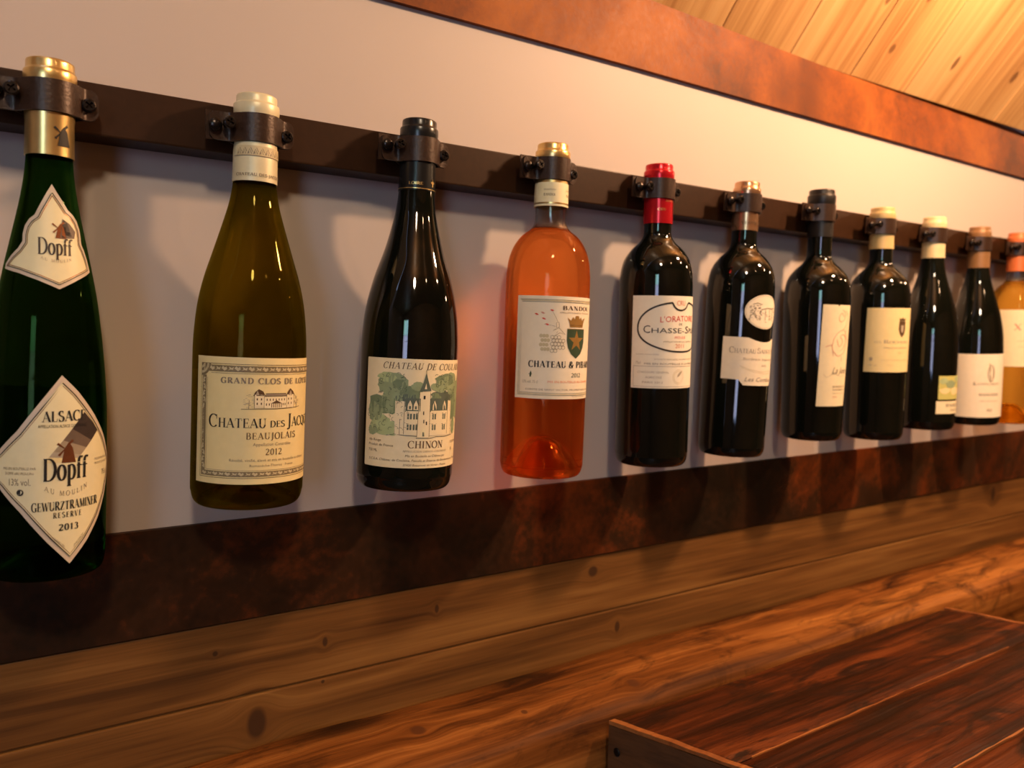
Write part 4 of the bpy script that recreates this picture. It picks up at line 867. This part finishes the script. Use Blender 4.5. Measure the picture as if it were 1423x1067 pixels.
# --- 8
b=bottle(7,.9389,-.0000,.0201,.2730,'black wine bottle with yellow cap, square cream label with small dark crest',bordeaux(.0378,.2730,.0366),'black_glass','yellow_foil',.0235,-.0290,.0150,.0144,.0158,desc='the bottle with the pale yellow cap')
lw=[(-51.6,-104.4),(45,-104.4),(45,-185.2),(-52.8,-185.2)]
lb_=L(b,Sheet().poly(lw,'p_yellow'),'label'); lb_['label']='square cream label with a dark crest'
s_=Sheet(); s_.poly([(-11.6,-121),(-1.2,-121),(-.8,-131),(-2.4,-137),(-6.2,-141.4),(-10,-137),(-12,-131)],'i_brown'); s_.poly([(-10.8,-120.6),(-2,-120.6),(-.6,-116.8),(-4,-118.4),(-6.3,-116),(-8.6,-118.4),(-11.8,-116.8)],'i_brown'); s_.poly([(-8.6,-126),(-4,-126),(-4.4,-133),(-6.2,-136),(-8.2,-133)],'i_lgrey'); L(b,s_,'emblem',lb_,PR)
s_=Sheet(); s_.text('LES',-41.5,-33.5,-148.6,2.6,'i_lgrey'); s_.text('Rochers',-30.6,6,-148.6,4.2,'i_lgrey',smallcaps=True); s_.text('APPELLATION CONTROLEE',-30.4,5,-155.4,1.9,'i_lgrey',False); s_.text('2011',-11,-2,-161.8,2.2,'i_orl',False)
s_.poly(ell(-44.2,-168.8,2.0,2.4,14),'i_lgrey'); s_.text('75 cl',-47.5,-38,-177.6,2.2,'i_lgrey',False); s_.text('mis en bouteille au ch\u00e2teau',-32,8,-170.4,1.6,'i_orl',False); s_.text('France',-25,-17,-177,1.6,'i_orl',False); L(b,s_,'lettering',lb_,PR)

# --- 9
PB=[(.0140,-.026),(.0148,-.037),(.0166,-.048),(.0192,-.060),(.0262,-.083),(.0325,-.106),(.0362,-.128),(.0376,-.148)]
b=bottle(8,.0658+1.0,-.0006,.0214,.2659,'black sloping-shouldered bottle with ivory cap and yellow-green label, half hidden',burgundy(.0380,.2659,PB),'black_glass','ivory_foil',.0241,-.0315,.0150,.0144,.0154,desc='the ivory-capped bottle')
lb_=L(b,Sheet().rect(-25.6,38,-223.0,-191.1,'p_lime'),'label'); lb_['label']='yellow-green picture label'
s_=Sheet()
for k,(cx,cy,rx,ry,m_) in enumerate(((-18,-198,7,4,'i_leaf3'),(-6,-202,9,5,'i_leaf'),(8,-196,8,4,'i_leaf3'),(-16,-211,8,4,'p_yellow'),(4,-212,12,5,'p_yellow'),(22,-204,9,7,'i_leaf3'))): blob(s_,cx,cy,rx,ry,m_,k*2.2)
L(b,s_,'illustration',lb_,PR)
lb2=L(b,Sheet().rect(-27.6,38,-242.6,-225.4,'p_buff'),'lower_label'); s_=Sheet(); s_.text('BOURGOGNE',-14,26,-233,4,'i_grey'); s_.text('PINOT NOIR',-6,18,-239,2.4,'i_grey'); L(b,s_,'lettering',lb2,PR)

# --- 10
b=bottle(9,1.1922,-.0027,.0395,.2634,'black sloping-shouldered bottle with tan cap and large plain white label',burgundy(.0380,.2634,PB),'black_glass','tan_foil',.0241,-.0350,.0150,.0140,.0152,desc='the tan-capped bottle')
lb_=L(b,Sheet().rect(-76,28,-251,-159.2,'p_pale'),'label'); lb_['label']='large plain white label'
s_=Sheet(); q=ell(-18.4,-187,4.6,11.4,30)
s_.line(q+[q[0]],1.0,'i_grey'); q=ell(-17.2,-186,2.6,8,20); s_.line(q+[q[0]],.6,'i_lgrey'); s_.line([(-21,-173),(-19,-200)],1.2,'i_grey'); s_.line([(-15.6,-176),(-15.6,-198)],.7,'i_lgrey'); L(b,s_,'emblem',lb_,PR)
s_=Sheet(); s_.text('K',-42,-38.6,-204.2,5.2,'i_grey'); s_.text('LEINER FRERES',-37,-3,-203.6,3,'i_lgrey'); s_.text('BOURGOGNE',-34,-4,-219.4,3.6,'i_grey'); s_.text('APPELLATION CONTROLEE',-33,-5,-228,1.6,'i_lgrey',False); s_.text('2011',-23,-14,-242,3.4,'i_grey'); L(b,s_,'lettering',lb_,PR)

# --- 11
b=bottle(10,1.3137,-.0011,.0300,.2692,'amber wine bottle with orange cap, cut off by right edge of the photo',bordeaux(.0375,.2692,.0372,.0140),'clear_glass','orange_foil',.0243,-.0345,.0150,.0144,.0158,punt=.030,wine='amber_wine',fill=-.0500,desc='the amber bottle with the orange cap')
lb_=L(b,Sheet().rect(-64,34,-180.2,-93.6,'p_buff'),'label'); lb_['label']='cream label with a large letter'
s_=Sheet(); s_.text('X',-43,-33,-124.6,9.5,'i_pink'); s_.line([(-38,-141),(-5,-141)],.5,'i_lgrey'); s_.line([(-36,-150),(-6,-150)],.5,'i_orl'); L(b,s_,'lettering',lb_,PR)
